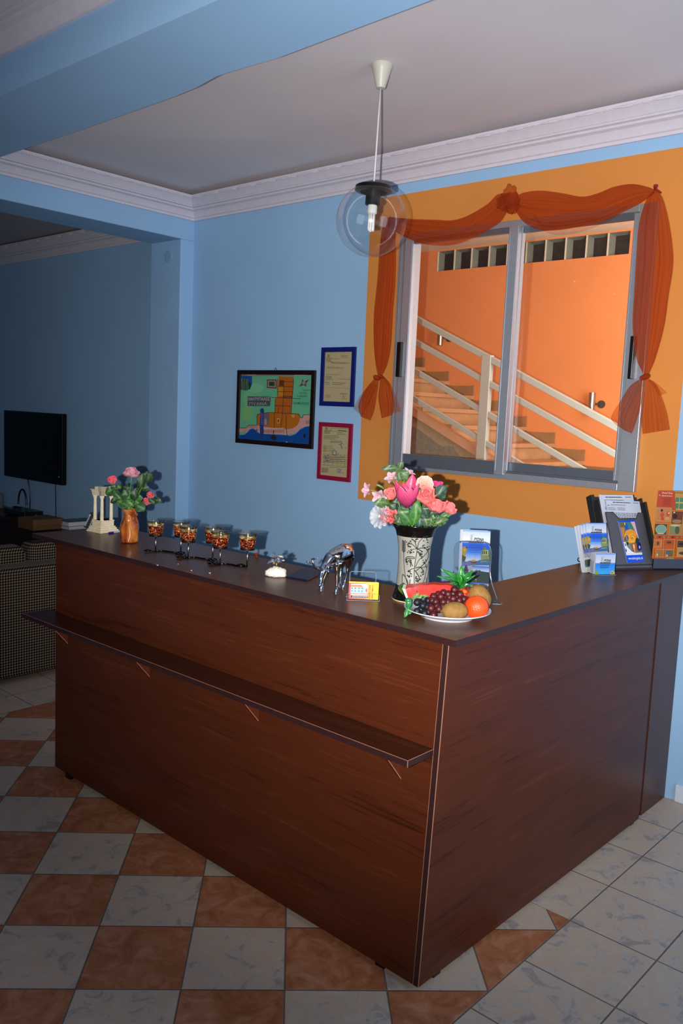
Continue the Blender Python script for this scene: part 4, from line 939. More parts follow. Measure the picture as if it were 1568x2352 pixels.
stemmed('artificial_rose', 'coral rosebud with white base leaning right above the candle cups', 'flower', GRP, L, f3)

# ------------------------------------------------------------------ candle stand with six mosaic glass cups
wire = mat('black_chrome_wire', '#2c2a2a', rough=.18, metal=1.0)
bases = [(357, 1268), (415, 1270), (432, 1283), (488, 1285), (505, 1298), (567, 1302)]
bp = [P(u, v, 'z', CT) for u, v in bases]
# the feet run in one line of shallow waves
cs = thing('candle_stand', 'long black wire candle stand with coiled feet carrying six glass cups', 'candle holder', bp[0])
HZ = .064
g = G(); pts = []
order = [0, 1, 2, 3, 4, 5]; pr_ = [bp[i]-bp[0] for i in order]
for i in range(5):
    a_, b2 = pr_[i], pr_[i+1]
    for k in range(8):
        t_ = k/8; q = a_*(1-t_)+b2*t_; q = q+Vector((-(b2-a_).y, (b2-a_).x, 0)).normalized()*.012*math.sin(2*pi*t_); pts.append(Vector((q.x, q.y, .0035)))
pts.append(Vector((pr_[5].x, pr_[5].y, .0035))); g.tube(pts, .0032, seg=8); g.obj('base_wire', wire, cs, smooth=True)
for i, q in enumerate(pr_):
    g = G(); c = q+Vector((-.022*(-1)**i+.002, -.022 if i % 2 == 0 else -.030, 0)) if i < 5 else q+Vector((-.018, -.012, 0))
    sp = [(c.x+(.020-.0007*k)*math.cos(k*.42), c.y+(.016-.0006*k)*math.sin(k*.42), .004+.00015*k) for k in range(26)]
    g.tube(sp, .0029, seg=6); g.tube([q+Vector((0, 0, .0035)), Vector((sp[0][0], sp[0][1], .0035))], .0026, seg=6); g.obj('coil_foot', wire, cs, smooth=True)
    g = G(); g.tube([(q.x, q.y, 0), (q.x, q.y, HZ)], .0028, seg=8); g.obj('stem', mat('bright_wire', '#b5aaa4', rough=.22, metal=1.), cs, smooth=True)
    g = G(); g.lathe([(.0, HZ-.002), (.026, HZ-.002), (.0265, HZ+.004), (.024, HZ+.004), (.0, HZ)], c=(q.x, q.y, 0), seg=28); g.obj('cup_ring', BLACK, cs, smooth=40)
m_, nt, b_ = newmat('red_mosaic_glass')
mp = mapping(nt, (330, 330, 260)); vo = N(nt, 'ShaderNodeTexVoronoi'); vo.inputs['Scale'].default_value = 1; nt.links.new(mp.outputs[0], vo.inputs['Vector'])
sx = N(nt, 'ShaderNodeSeparateColor'); nt.links.new(vo.outputs['Color'], sx.inputs[0])
rp = ramp(nt, [(.0, '#160605'), (.42, '#3c0f08'), (.60, '#862814'), (.82, '#d85c2a'), (.95, '#f0a468')]); nt.links.new(sx.outputs[0], rp.inputs[0]); nt.links.new(rp.outputs[0], b_.inputs['Base Color'])
b_.inputs['Roughness'].default_value = .25; b_.inputs['Metallic'].default_value = .2; b_.inputs['Coat Weight'].default_value = .5
bpn = N(nt, 'ShaderNodeBump'); bpn.inputs['Strength'].default_value = .8; bpn.inputs['Distance'].default_value = .002; nt.links.new(sx.outputs[1], bpn.inputs['Height']); nt.links.new(bpn.outputs[0], b_.inputs['Normal'])
MOS = m_
m_, nt, b_ = newmat('gold_tile_band')
tc = N(nt, 'ShaderNodeTexCoord'); vo = N(nt, 'ShaderNodeTexVoronoi'); vo.inputs['Scale'].default_value = 95; nt.links.new(tc.outputs['Object'], vo.inputs['Vector'])
sx = N(nt, 'ShaderNodeSeparateColor'); nt.links.new(vo.outputs['Color'], sx.inputs[0]); rp = ramp(nt, [(.0, '#5c4c22'), (.4, '#a18a44'), (.7, '#d8c078'), (.95, '#fff0be')]); nt.links.new(sx.outputs[0], rp.inputs[0]); nt.links.new(rp.outputs[0], b_.inputs['Base Color']); b_.inputs['Roughness'].default_value = .2; b_.inputs['Metallic'].default_value = .4; b_.inputs['Alpha'].default_value = .62
GOLDT = m_
names_ = ['leftmost red mosaic glass candle cup on the wire stand', 'mosaic candle cup, second from left, set back on the stand', 'mosaic candle cup, third from left, in front row of the stand', 'mosaic candle cup, fourth from left, set back on the stand', 'mosaic candle cup, fifth from left, in front row of the stand', 'rightmost red mosaic glass candle cup on the wire stand']
def cup():
    t = thing('candle_cup', '', 'candle cup')
    g = G(); g.lathe([(.0235, .001), (.0265, .012), (.0285, .026), (.0298, .036)], seg=36, cap1=False); g.obj('mosaic_wall', MOS, t, smooth=True)
    g = G(); g.lathe([(.0298, .036), (.0312, .046)], seg=36, cap0=False, cap1=False); g.obj('gold_band', GOLDT, t, smooth=True)
    g = G(); g.lathe([(.0312, .046), (.0355, .0545), (.0350, .0552), (.0306, .046)], seg=40, cap0=False, cap1=False); g.obj('glass_rim', thin_clear('cup_rim_glass', tint=(.85, .85, .8), gloss=.9, opac=.12), t, smooth=True)
    g = G(); g.lathe([(.0245, .003), (.0245, .006), (0.001, .006)], seg=24); g.obj('wax', mat('dark_wax', '#3a0d08', rough=.4), t, smooth=40)
    return t
c0 = cup()
for i, q in enumerate(bp):
    t = c0 if i == 0 else c0.copy()
    if i:
        COL.objects.link(t)
        for ch in list(c0.children):
            d = ch.copy(); COL.objects.link(d); d.parent = t
    t.location = q+Vector((0, 0, HZ+.003)); t.rotation_euler = (0, 0, i*1.1); t['label'] = names_[i]; t['group'] = 'mosaic candle cups on the wire stand'
rb = thing('dried_rose_head', 'tiny dried red flower head behind the rightmost candle cup', 'flower', P(589, 1279, 'z', CT))
g = G(); rose(g, (0, 0, .010), (0, -.3, 1), .010, '#8e2410', '#7a1c0c', opn=.9, seed=9); g.obj('petals', PETAL, rb, smooth=True)
g = G(); g.lathe([(.005, 0), (.004, .004), (.0005, .006)], seg=8); g.obj('calyx', mat('dry_calyx', '#4a3a1e'), rb)
for u, v, s_, lb in ((362, 1299, .0035, 'white crumb on the countertop below the leftmost candle cup'), (409, 1296, .002, 'tiny white crumb between candle feet on the countertop'), (440, 1311, .003, 'flat white speck on the countertop near its front edge'), (482, 1317, .0035, 'small white paper scrap right of the flat speck')):
    g = G(); rr = random.Random(u); g.sph((0, 0, s_*.4), (s_*1.3, s_, s_*.4), 7, 5, f=lambda q: 1+.3*math.sin(5*q.x+3*q.y)); o = g.obj('paper_crumb', mat('white_crumb', '#d8d8dc'), None); o.location = P(u, v, 'z', CT); tag(o, lb, 'crumb', 'white crumbs on the countertop')

# ------------------------------------------------------------------ gem tree on a white stone
L = Loc(633, 1326); m1 = mapper(L, .21684, 580, 1180)
gt = thing('gem_tree', 'little gold wire tree with grey blue gem leaves on a white stone', 'ornament', L.o+Fh*.012, RH)
g = G(); g.sph((0, 0, .012), (.034, .023, .0225), 22, 14, f=lambda q: (1+.08*math.sin(7*q.x+2)+.06*math.sin(11*q.y+9*q.z)+.05*math.sin(17*q.x))*(1 if q.z > -.5 else .8)); g.obj('stone_base', mat('white_quartz', '#e9e2d4', rough=.5, noise=.12, nscale=90, bump=.8), gt, smooth=True)
g = G(); g.tube([(.001, 0, .025), (.0, 0, .04), (.003, 0, .052)], [.0026, .002, .0018]); rr = random.Random(4)
tips = []
for k in range(26):
    a_ = rr.uniform(0, 2*pi); r_ = rr.uniform(.006, .027); z = rr.uniform(.050, .082)-r_*.25; tp = Vector((r_*math.cos(a_), r_*.8*math.sin(a_), z)); tips.append(tp); g.tube([(.003, 0, .050), tp*.5+Vector((0, 0, .028)), tp], .0007, seg=5)
g.obj('trunk', mat('gold_wire', '#b08a3c', rough=.3, metal=.8), gt, smooth=True)
g = G()
for k, tp in enumerate(tips):
    for j in range(3):
        q = tp+Vector((rr.uniform(-.005, .005), rr.uniform(-.005, .005), rr.uniform(-.004, .005))); c = lin(rr.choice(['#5b6a86', '#8794ad', '#3c4660', '#c9d2de', '#7a6c3c', '#6f86a8']))
        g.sph(q, (.0056, .0026, .0042), 6, 4, col=c, rot=Vector((rr.uniform(-1, 1), rr.uniform(-1, 1), rr.uniform(-1, 1))).to_track_quat('Z', 'Y'))
g.obj('gem_leaves', ink('polished_gems', rough=.12, coat=.5), gt)
# dark blue tray
pp = [P(u, v, 'z', CT) for u, v in [(656, 1327), (706, 1336), (738, 1320), (722, 1308), (688, 1311)]]; o0 = sum(pp, Vector())/5
g = G(); g.prism([(q.x-o0.x, q.y-o0.y) for q in pp], .006, ((0, 0, 0), (1, 0, 0), (0, 1, 0), (0, 0, 1))); o = g.obj('folder', mat('midnight_blue_cover', '#0d1430', rough=.35), None, bevel=.002); o.location = o0; tag(o, 'thin dark blue folder lying flat behind the chrome animal figurine', 'folder')

# ------------------------------------------------------------------ chrome stag figurine grazing (one continuous body)
L = Loc(773, 1363); kk = .12755; m6 = mapper(L, kk, 690, 1230)
def skin(name, nodes, edges, root, m, par, sub=2):
    me = bpy.data.meshes.new(name); ks = list(nodes); me.from_pydata([nodes[k][0] for k in ks], [(ks.index(a_), ks.index(b2)) for a_, b2 in edges], []); me.update()
    o = bpy.data.objects.new(name, me); COL.objects.link(o)
    md = o.modifiers.new('skin', 'SKIN'); md.use_smooth_shade = True; md.branch_smoothing = .6
    for i, k in enumerate(ks):
        r_ = nodes[k][1]; me.skin_vertices[0].data[i].radius = r_ if hasattr(r_, '__len__') else (r_, r_); me.skin_vertices[0].data[i].use_root = (k == root)
    sb_ = o.modifiers.new('sub', 'SUBSURF'); sb_.levels = sub; sb_.render_levels = sub
    dg = bpy.context.evaluated_depsgraph_get(); dg.update(); me2 = bpy.data.meshes.new_from_object(o.evaluated_get(dg)); bpy.data.objects.remove(o)
    me2.materials.clear(); me2.materials.append(m); me2.name = name
    me2.polygons.foreach_set('use_smooth', [True]*len(me2.polygons)); o = bpy.data.objects.new(name, me2); COL.objects.link(o); o.parent = par; return o
CHR = mat('polished_chrome', '#cfd0d6', rough=.06, metal=1.0, noise=.0)
dr = thing('stag_figurine', 'polished chrome stag figurine grazing with its head down', 'figurine', L.o, RH)
K = dict(
 pel=(m6(830, 260, .085), .034), bel=(m6(750, 300, .055), .034), sho=(m6(620, 290, .022), (.036, .036)), tl=(m6(885, 235, .104), .024), nk1=(m6(535, 375, .000), .0215), nk2=(m6(470, 470, -.014), .0145), nk3=(m6(428, 545, -.026), .0100), hd=(m6(398, 610, -.034), .0150), hd1=(m6(386, 665, -.038), .0150), hd2=(m6(368, 760, -.044), .0088), mz=(m6(350, 850, -.050), .0064), mz2=(m6(341, 890, -.053), .0074), ns=(m6(334, 925, -.055), .0070),
 fa=(m6(650, 460, .002), .015), fb=(m6(655, 600, .001), .0085), fc=(m6(656, 745, .0), .0066), fd=(m6(655, 900, .001), .0050), fe=(m6(650, 985, .0), .0062), ff=(m6(640, 1035, -.002), .0085),
 ga=(m6(560, 450, .036), .013), gb=(m6(480, 640, .034), .007), gc=(m6(420, 770, .034), .0062), gd=(m6(400, 880, .036), .0048), ge=(m6(385, 950, .034), .006), gf=(m6(370, 985, .032), .008),
 ha=(m6(880, 370, .075), .023), hb=(m6(872, 470, .076), .014), hc=(m6(850, 560, .080), .0075), hd_=(m6(835, 700, .078), .0056), he=(m6(790, 850, .074), .0055), hf=(m6(765, 945, .070), .0085),
 ia=(m6(790, 400, .112), .020), ib=(m6(745, 520, .116), .009), ic=(m6(725, 600, .118), .0068), id=(m6(715, 740, .112), .0052), ie=(m6(700, 880, .108), .0072))
E_ = [('pel', 'tl'), ('pel', 'bel'), ('bel', 'sho'), ('sho', 'nk1'), ('nk1', 'nk2'), ('nk2', 'nk3'), ('nk3', 'hd'), ('hd', 'hd1'), ('hd1', 'hd2'), ('hd2', 'mz'), ('mz', 'mz2'), ('mz2', 'ns'), ('sho', 'fa'), ('fa', 'fb'), ('fb', 'fc'), ('fc', 'fd'), ('fd', 'fe'), ('fe', 'ff'), ('sho', 'ga'), ('ga', 'gb'), ('gb', 'gc'), ('gc', 'gd'), ('gd', 'ge'), ('ge', 'gf'),
      ('pel', 'ha'), ('ha', 'hb'), ('hb', 'hc'), ('hc', 'hd_'), ('hd_', 'he'), ('he', 'hf'), ('pel', 'ia'), ('ia', 'ib'), ('ib', 'ic'), ('ic', 'id'), ('id', 'ie')]
for k in ('ff', 'gf', 'hf', 'ie'):
    q = Vector(K[k][0]); q.z = .009; K[k] = (q, K[k][1])
skin('body', K, E_, 'pel', CHR, dr)
for k in ('ff', 'gf', 'hf', 'ie'):
    q = K[k][0]; g = G(); g.lathe([(.0088, 0), (.0086, .003), (.0066, .012), (.0052, .019), (.003, .022)], c=(q.x, q.y-.001, 0), seg=16); g.obj('hoof', CHR, dr, smooth=40)
def antler(pts_list):
    g = G()
    for pts, r_ in pts_list: g.tube(pts, r_, seg=8)
    return g.obj('antler', CHR, dr, smooth=True)
antler([([m6(340, 570, -.022), m6(270, 590, -.03), m6(225, 500, -.036), m6(200, 415, -.04)], [.0035, .0048, .0036, .0024]), ([m6(225, 490, -.036), m6(130, 480, -.045), m6(110, 465, -.047)], [.0036, .0030, .0022]), ([m6(130, 480, -.045), m6(62, 535, -.050)], [.003, .002]), ([m6(210, 430, -.04), m6(320, 402, -.042)], [.0032, .0020])])
antler([([m6(430, 575, -.02), m6(500, 575, -.02), m6(570, 520, -.018), m6(612, 500, -.016)], [.0035, .0045, .0034, .0022]), ([m6(500, 580, -.02), m6(500, 690, -.026)], [.003, .0018]), ([m6(560, 530, -.018), m6(560, 590, -.02)], [.003, .0018])])
g = G(); g.sph(m6(325, 600, -.034), (.0085, .004, .0045), 10, 7, rot=Vector((-1, 0, .5)).to_track_quat('X', 'Z')); g.sph(m6(475, 640, -.034), (.010, .004, .0045), 10, 7, rot=Vector((1, 0, -.6)).to_track_quat('X', 'Z')); g.obj('ears', CHR, dr, smooth=True)

# ------------------------------------------------------------------ business card holder
L = Loc(833, 1379)
ch = thing('card_holder', 'small clear acrylic business card holder beside the chrome stag', 'card holder', L.o, RH+R(4))
ACR = thin_clear('clear_acrylic', tint=(.95, .96, .97), gloss=.5, ior=1.25, opac=.0); ACE = mat('acrylic_edge', '#7f848e', rough=.15, noise=.02)
def rim(g, pts, r_=.0011, closed=True): g.tube(pts, r_, seg=6, closed=closed)
g = G(); g.bb(-.050, .050, -.008, .040, .0, .0025); g.obj('base', ACR, ch); g = G(); rim(g, [(-.050, -.008, .001), (.050, -.008, .001), (.050, .04, .001), (-.050, .04, .001)]); g.obj('base_edge', ACE, ch)
g = G(); g.bb(-.040, .040, .030, .032, .0, .082); g.obj('back_plate', ACR, ch); g = G(); rim(g, [(-.040, .031, .002), (-.040, .031, .078), (-.036, .031, .082), (.036, .031, .082), (.040, .031, .078), (.040, .031, .002)], closed=False); g.obj('back_edge', ACE, ch)
g = G(); g.bb(-.049, .049, -.007, -.005, .0, .020); g.obj('front_lip', ACR, ch); g = G(); rim(g, [(-.049, -.006, .001), (-.049, -.006, .020), (-.044, -.006, .022), (.044, -.006, .022), (.049, -.006, .018), (.049, -.006, .001)], .0008, False); g.obj('front_edge', ACE, ch)
def art_card():
    a = Art(.090, .050, [(835, 825), (1388, 830), (1388, 1130), (838, 1135)])
    for i in range(24):
        t_ = i/23; c = mixc(lin('#f0484c'), lin('#f59a54'), min(1, t_*1.5)) if t_ < .6 else mixc(lin('#f5a04c'), lin('#f8e630'), min(1, (t_-.6)*2.8)); x = 830+562*i/24; a.poly([(x, 824), (x+24.2, 824), (x+24.2, 1136), (x, 1136)], c, i == 0)
    a.rect(872, 845, 1185, 1105, '#cfe0f0'); a.poly([(1085, 850), (1180, 850), (1180, 900), (1130, 900)], '#e8f0fa'); a.poly([(872, 862), (1060, 860), (1110, 905), (872, 900)], '#d98a5c')
    a.rect(875, 905, 1125, 945, '#9cc6e0'); a.rect(875, 950, 1145, 1010, '#a7cfe8'); a.line([(875, 948), (1140, 950)], 6, '#f2f2ee')
    for x in (890, 950, 1020, 1080): a.rect(x, 912, x+14, 940, '#2b5a86'); a.rect(x, 960, x+12, 995, '#2f6a92')
    a.disc(1165, 960, 16, 40, '#d060a0'); a.rect(872, 1015, 1185, 1060, '#f0c0ac'); a.line([(875, 1040), (1180, 1036)], 10, '#f7e4d4'); a.rect(876, 1062, 912, 1100, '#3a3a3e'); 
    for x in range(925, 1180, 28): a.rect(x, 1062, x+20, 1072, '#c07868'); a.rect(x, 1074, x+18, 1100, '#4a4448')
    a.text('HOTEL DIAS', 1240, 1110, 44, '#e0301c', wid=255, rot=pi/2, bold=.02); a.text('APARTMENT', 1292, 1110, 44, '#e0301c', wid=258, rot=pi/2, bold=.02); a.lines(1312, 1330, 860, 1110, 14, '#c8b060', .1, .5); a.lines(1350, 1364, 870, 1080, 10, '#b8a820', .1, .3)
    return a
for k in range(5):
    t = thing('business_card', 'front business card, red to yellow with hotel photo, reading HOTEL DIAS APARTMENT' if k == 0 else 'business card stacked %s behind the printed hotel card' % ('directly', 'second', 'third', 'last')[k-1], 'card', L.o+Rhh*.001+Fh*(-.001+k*.0045)+Vector((0, 0, .0035)), RH+R(4), 'business cards in the acrylic holder')
    g = G(); g.bb(-.045, .045, 0, .0012, 0, .050); g.obj('card_stock', mat('yellow_card', '#f4e04a', rough=.5, noise=.01), t)
    if k == 0: o = art_card().obj('print', t); o.location = (-.045, -.0003, 0)

# ------------------------------------------------------------------ tall carved vase
L = Loc(945, 1377); VO = L.o; Z4 = mapper(L, .15944, 820, 1060); Z3 = mapper(L, .2296, 800, 1040)
CARVE = mat('pale_grey_green_glaze', '#929187', rough=.42, noise=.10, nscale=26); VBK = mat('black_glaze', '#0a0a0a', rough=.18, noise=.02)
tv_ = thing('carved_vase', 'tall pale ceramic vase with black rim and carved black plant drawing', 'vase', VO, RH)
VR = [(.058, 0), (.0605, .003), (.060, .008), (.056, .022), (.0525, .034), (.0505, .048), (.0485, .075), (.0475, .105), (.0480, .135), (.0500, .165), (.0530, .185), (.0560, .200), (.0600, .214), (.0660, .226), (.0705, .233), (.0700, .2355), (.0660, .234), (.056, .215), (.050, .19)]
def vr(z):
    for (a_, z0), (b2, z1) in zip(VR[:14], VR[1:15]):
        if z0 <= z <= z1: return a_+(b2-a_)*(z-z0)/(z1-z0)
    return VR[0][0]
g = G(); g.lathe(VR[5:12], seg=56, cap0=False, cap1=False); g.obj('vase_body', CARVE, tv_, smooth=True)
g = G(); g.lathe(VR[11:], seg=56, cap0=False, cap1=False); g.obj('rim', VBK, tv_, smooth=True, label=None) if False else g.obj('rim', VBK, tv_, smooth=True)
g = G(); g.lathe(VR[1:6], seg=56, cap0=True, cap1=False, wob=lambda r_, a_, z: r_); g.obj('foot_band', VBK, tv_, smooth=True)
g = G(); g.lathe([(.0570, 0), (.0600, .0005), (.0612, .004), (.0607, .0045)], seg=56); g.obj('bare_clay_foot', mat('bare_clay', '#c7b08a', rough=.8), tv_, smooth=True)
def on_vase(a_, b_):      # reading in the Z3 crop -> angle and height on the vase
    q = Z3(a_, b_, 0); ax = Z3(652, 1100, 0).x*0; z = min(max(q.z+.004, .003), .232); r_ = vr(z); x = max(-.97, min(.97, q.x/r_)); return math.asin(x), z
def vline(g, pts, wd=.0016):
    pts2 = []
    nn_ = (len(pts)-1)*5
    pts2 = [cr_st(pts, k/nn_*.9999) for k in range(nn_+1)]; w3 = []
    for a_, b_ in pts2:
        th, z = on_vase(a_, b_); r_ = vr(z)-.0002; w3.append(Vector((r_*math.sin(th), -r_*math.cos(th), z)))
    g.tube(w3, wd*.5, seg=5)
g = G()
for ln_ in ([(605, 1250), (600, 1300), (610, 1330)], [(645, 1330), (645, 1150), (670, 980), (672, 945)], [(676, 940), (690, 880), (735, 830)], [(545, 990), (540, 870)], [(545, 990), (548, 1120), (560, 1230), (585, 1310)],
            [(672, 945), (650, 880)], [(672, 945), (715, 970)], [(672, 950), (720, 940), (760, 950)], [(672, 950), (620, 900), (575, 905)], [(672, 945), (630, 955), (600, 985)], [(668, 970), (700, 1000), (712, 1010)], [(655, 1140), (700, 1130), (740, 1170)], [(650, 1160), (690, 1220), (695, 1260)], [(650, 1140), (615, 1150), (590, 1180)], [(655, 1130), (690, 1060), (745, 1020), (840, 920)],
            [(655, 1170), (720, 1120), (780, 1060), (790, 1000), (770, 965)], [(720, 1320), (750, 1240), (770, 1160), (800, 1090), (795, 1180), (770, 1300)], [(530, 1320), (530, 1220), (545, 1215), (575, 1260), (590, 1320)], [(560, 1060), (580, 1030), (640, 1030), (640, 1045), (590, 1045), (560, 1062)], [(690, 1300), (700, 1320)], [(765, 1240), (770, 1300)], [(590, 1070), (620, 1100), (630, 1120)]): vline(g, ln_, .0026)
for k in range(9):
    y = 870+k*13; vline(g, [(542, y+12), (528, y-4)], .0024); vline(g, [(544, y+12), (562, y-4)], .0024)
rr = random.Random(3)
for cx_, cy_, rx, ry, n_ in ((640, 850, 35, 30, 16), (590, 900, 26, 30, 11), (755, 880, 30, 60, 22), (610, 980, 30, 24, 10), (710, 1010, 26, 36, 14), (590, 1090, 34, 40, 17), (745, 1100, 24, 40, 14), (600, 1190, 22, 44, 12), (690, 1260, 34, 44, 18), (730, 1190, 16, 36, 8), (780, 940, 16, 30, 6)):
    for k in range(n_):
        th, z = on_vase(cx_+rx*rr.uniform(-1, 1), cy_+ry*rr.uniform(-1, 1)); r_ = vr(z); c = Vector((r_*math.sin(th), -r_*math.cos(th), z)); g.sph(c, (.0021, .0021, .0022), 6, 4)
g.obj('carved_drawing', mat('black_engraving', '#15140f', rough=.5), tv_, smooth=True)

VG = 'artificial flowers in the tall carved vase'
mth = Vector((0, 0, .215))
def vstem(g, c, s0=(0, 0), col='#3a5f2a', r_=.0019): g.tube(curve_pts(mth+Vector((s0[0], s0[1], -.06)), c, ((c.x-s0[0])*-.15, 0, .03)), r_, seg=6, col=lin(col))
def vflower(name, label, build, cat='flower'):
    t = thing(name, label, cat, VO, RH, VG); build(t); return t
def tulip(t):
    base = Z4(725, 672, -.040); g = G(); ax = Vector((-.07, -.12, 1))
    for k, (an, ln, wd, a0, a1) in enumerate([(pi*.0, .112, .044, 1.0, .05), (pi*.45, .094, .044, .95, .0), (pi*.95, .096, .046, 1.1, .02), (pi*1.45, .090, .044, .9, .0), (pi*.25, .080, .040, .8, -.1), (pi*1.2, .080, .040, .95, -.05)]):
        petal(g, base, ax, an+.4, ln, wd*1.15, a0, a1, shape_tulip, '#8e2a5c', '#d24a72', cup=.42, wave=.04, nu=12, nv=13, vein=.30)
    g.obj('bloom', ink('waxy_petal', rough=.4, spec=.5, bump=.4), t, smooth=True)
    g = G(); stem(g, [mth+Vector((-.01, -.02, -.06)), Z4(790, 900, -.05), Z4(760, 800, -.05), base], .0028, '#5a9a3c'); g.obj('stem', LEAFM, t, smooth=True)
    g = G(); leaf(g, Z4(775, 915, -.058), Z4(590, 680, -.062), .036, '#37642a', '#29501c', fold=.3); leaf(g, Z4(795, 925, -.06), Z4(880, 555, -.064), .034, '#3b702a', '#2c5a1e', fold=.3); g.obj('leaves', LEAFM, t, smooth=True)
vflower('artificial_tulip', 'large magenta pink tulip in front of the carved vase bouquet', tulip)
CR, CRW, CRD = '#f08c88', '#f0c0b2', '#ec7c7c'
def mkrose(x, y, dy, r_, ax, opn, seed, lv=(), ci=CR, co='#f29a92', rim_=CRD):
    def f(t):
        c = Z4(x, y, dy); g = G(); rose(g, c, ax, r_*1.42, ci, co, rim_, opn=opn, seed=seed); g.obj('bloom', PETAL, t, smooth=True)
        g = G(); vstem(g, c-Vector(ax).normalized()*r_*.7, (random.Random(seed).uniform(-.02, .02), .01)); g.obj('stem', LEAFM, t, smooth=True)
        if lv:
            g = G()
            for p0, p1, w_, c_ in lv: leaf(g, Z4(*p0, dy+.004), Z4(*p1, dy), w_, c_, '#1f3424')
            g.obj('leaves', LEAFM, t, smooth=True)
    return f
vflower('artificial_rose', 'open coral rose with loose petals just right of the magenta tulip', mkrose(1000, 480, -.03, .021, (-.15, -.8, .6), 1.0, 21, [((1120, 500), (1290, 350), .036, '#2b4a3a'), ((1180, 480), (1270, 520), .03, '#26463a'), ((890, 380), (900, 420), .012, '#2f5a28')]))
vflower('artificial_rose', 'coral rose with white underside low right, above the black rim', mkrose(1140, 650, -.035, .020, (.1, -.5, .85), .95, 22, [((1000, 790), (940, 650), .034, '#284636'), ((1080, 900), (1100, 760), .014, '#4a7a30'), ((1090, 900), (1310, 830), .030, '#46662c')], CR, '#e3a89e'))
vflower('artificial_rose', 'rightmost coral rose of the bouquet, pointing right', mkrose(1325, 675, -.02, .0185, (.55, -.45, .7), .85, 23, [((1180, 800), (1360, 765), .016, '#4a8434'), ((1220, 790), (1120, 850), .02, '#3f5a26')], CR, '#e3a298'))
vflower('artificial_rose', 'coral rosebud at lower left beside the white daisy', mkrose(455, 785, -.05, .0195, (-.1, -.85, .45), .8, 24, [((540, 740), (560, 860), .018, '#2c4a26'), ((470, 600), (540, 700), .024, '#2c4a26')], '#e2706c', '#ea8880'))
vflower('artificial_rose', 'coral rose half hidden behind the left edge of the tulip', mkrose(470, 470, .01, .018, (-.4, -.5, .7), 1.0, 25, (), CR, '#f7b0a0'))
vflower('artificial_rose', 'faded pink rose at far left behind a striped pale lily', mkrose(320, 515, .02, .0135, (-.4, -.5, .7), .8, 26, (), '#e58a8c', '#eeb0ac', '#df8088'))
def daisy(t):
    c = Z4(330, 790, -.035); g = G(); ax = Vector((-.55, -.65, .15)).normalized()
    for lay, (n_, ln, a0) in enumerate(((11, .038, 1.35), (10, .034, 1.1), (8, .028, .75))):
        for k in range(n_): petal(g, c, ax, 2*pi*k/n_+lay*.3, ln, .0155, a0, a0+.35, lambda t_: min(1, .35+t_)*(1-max(0, t_-.8)**2*12)**.5 if t_ < 1 else .5, '#888c92', '#a4a8af', cup=.3, nu=6, nv=5)
    g.obj('petals', PETAL, t, smooth=True)
    g = G(); g.sph(c-ax*-.003, (.005,)*3, 10, 7, col=lin('#c8c9b4')); vstem(g, c+Vector((.01, .01, 0))); g.obj('stem', LEAFM, t, smooth=True)
    g = G(); leaf(g, Z4(470, 620, -.03), Z4(240, 590, -.04), .032, '#4a6430', '#38522a'); leaf(g, Z4(540, 800, -.04), Z4(585, 850, -.045), .008, '#d8dcdc', '#d8dcdc'); g.obj('leaves', LEAFM, t, smooth=True)
vflower('artificial_daisy', 'white many-petalled daisy drooping at the left of the vase rim', daisy)
def lily(x, y, dy, ln0, ax, seed, branch=None, lv=()):
    def f(t):
        c = Z4(x, y, dy); g = G(); ln = ln0*1.25
        for k in range(5): petal(g, c, ax, 2*pi*k/5+seed, ln, ln*.62, .55, 1.45, shape_leaf, '#b87f92', '#c2a6b4', cup=.3, nu=7, nv=5)
        g.obj('petals', PETAL, t, smooth=True)
        g = G(); A = Vector(ax).normalized(); X = A.orthogonal()
        for k in range(4): q = A*.018+(Matrix.Rotation(k*1.5, 3, A) @ X)*.005; g.tube([c, c+q], .0006, seg=4, col=lin('#d8d0a0')); g.sph(c+q, (.0012,)*3, 5, 4, col=lin('#8a7a40'))
        g.obj('stamens', LEAFM, t)
        g = G(); pts = [mth+Vector((-.01, .01, -.05))]+[Z4(a_, b_, dy*.7) for a_, b_ in (branch or [(600, 700)])]+[c]; g.tube(pts, .0014, seg=6, col=lin('#6f8f3c')); g.obj('stem', LEAFM, t, smooth=True)
        if lv:
            g = G()
            for p0, p1, w_, c_ in lv: leaf(g, Z4(*p0, dy), Z4(*p1, dy-.004), w_, c_, '#35502a')
            g.obj('leaves', LEAFM, t, smooth=True)
    return f
vflower('artificial_lily', 'pale pink lily sticking out furthest left of the bouquet', lily(190, 415, -.01, .024, (-.75, -.5, .1), .3, [(520, 700), (400, 480), (230, 420)], [((400, 400), (265, 325), .007, '#6a8a40')]))
vflower('artificial_lily', 'pale lily with dark striped throat below left of the tulip tip', lily(330, 480, -.02, .025, (-.2, -.8, -.3), 1.1, [(500, 660), (400, 500)]))
vflower('artificial_lily', 'pale pink lily above the left tip of the magenta tulip', lily(510, 260, .0, .022, (-.4, -.6, .5), .7, [(600, 600), (560, 380)], [((640, 120), (345, 105), .022, '#46603c'), ((585, 110), (665, 5), .020, '#41592e'), ((610, 130), (600, 290), .020, '#46663a'), ((625, 130), (720, 260), .030, '#4a6a38'), ((600, 220), (560, 290), .016, '#3c5a30')]))
vflower('artificial_lily', 'pale lily peeking between the leaves behind the tulip tips', lily(720, 200, .03, .022, (.3, -.3, .8), .2, [(700, 600), (660, 300)], [((680, 290), (680, 215), .016, '#35502e')]))
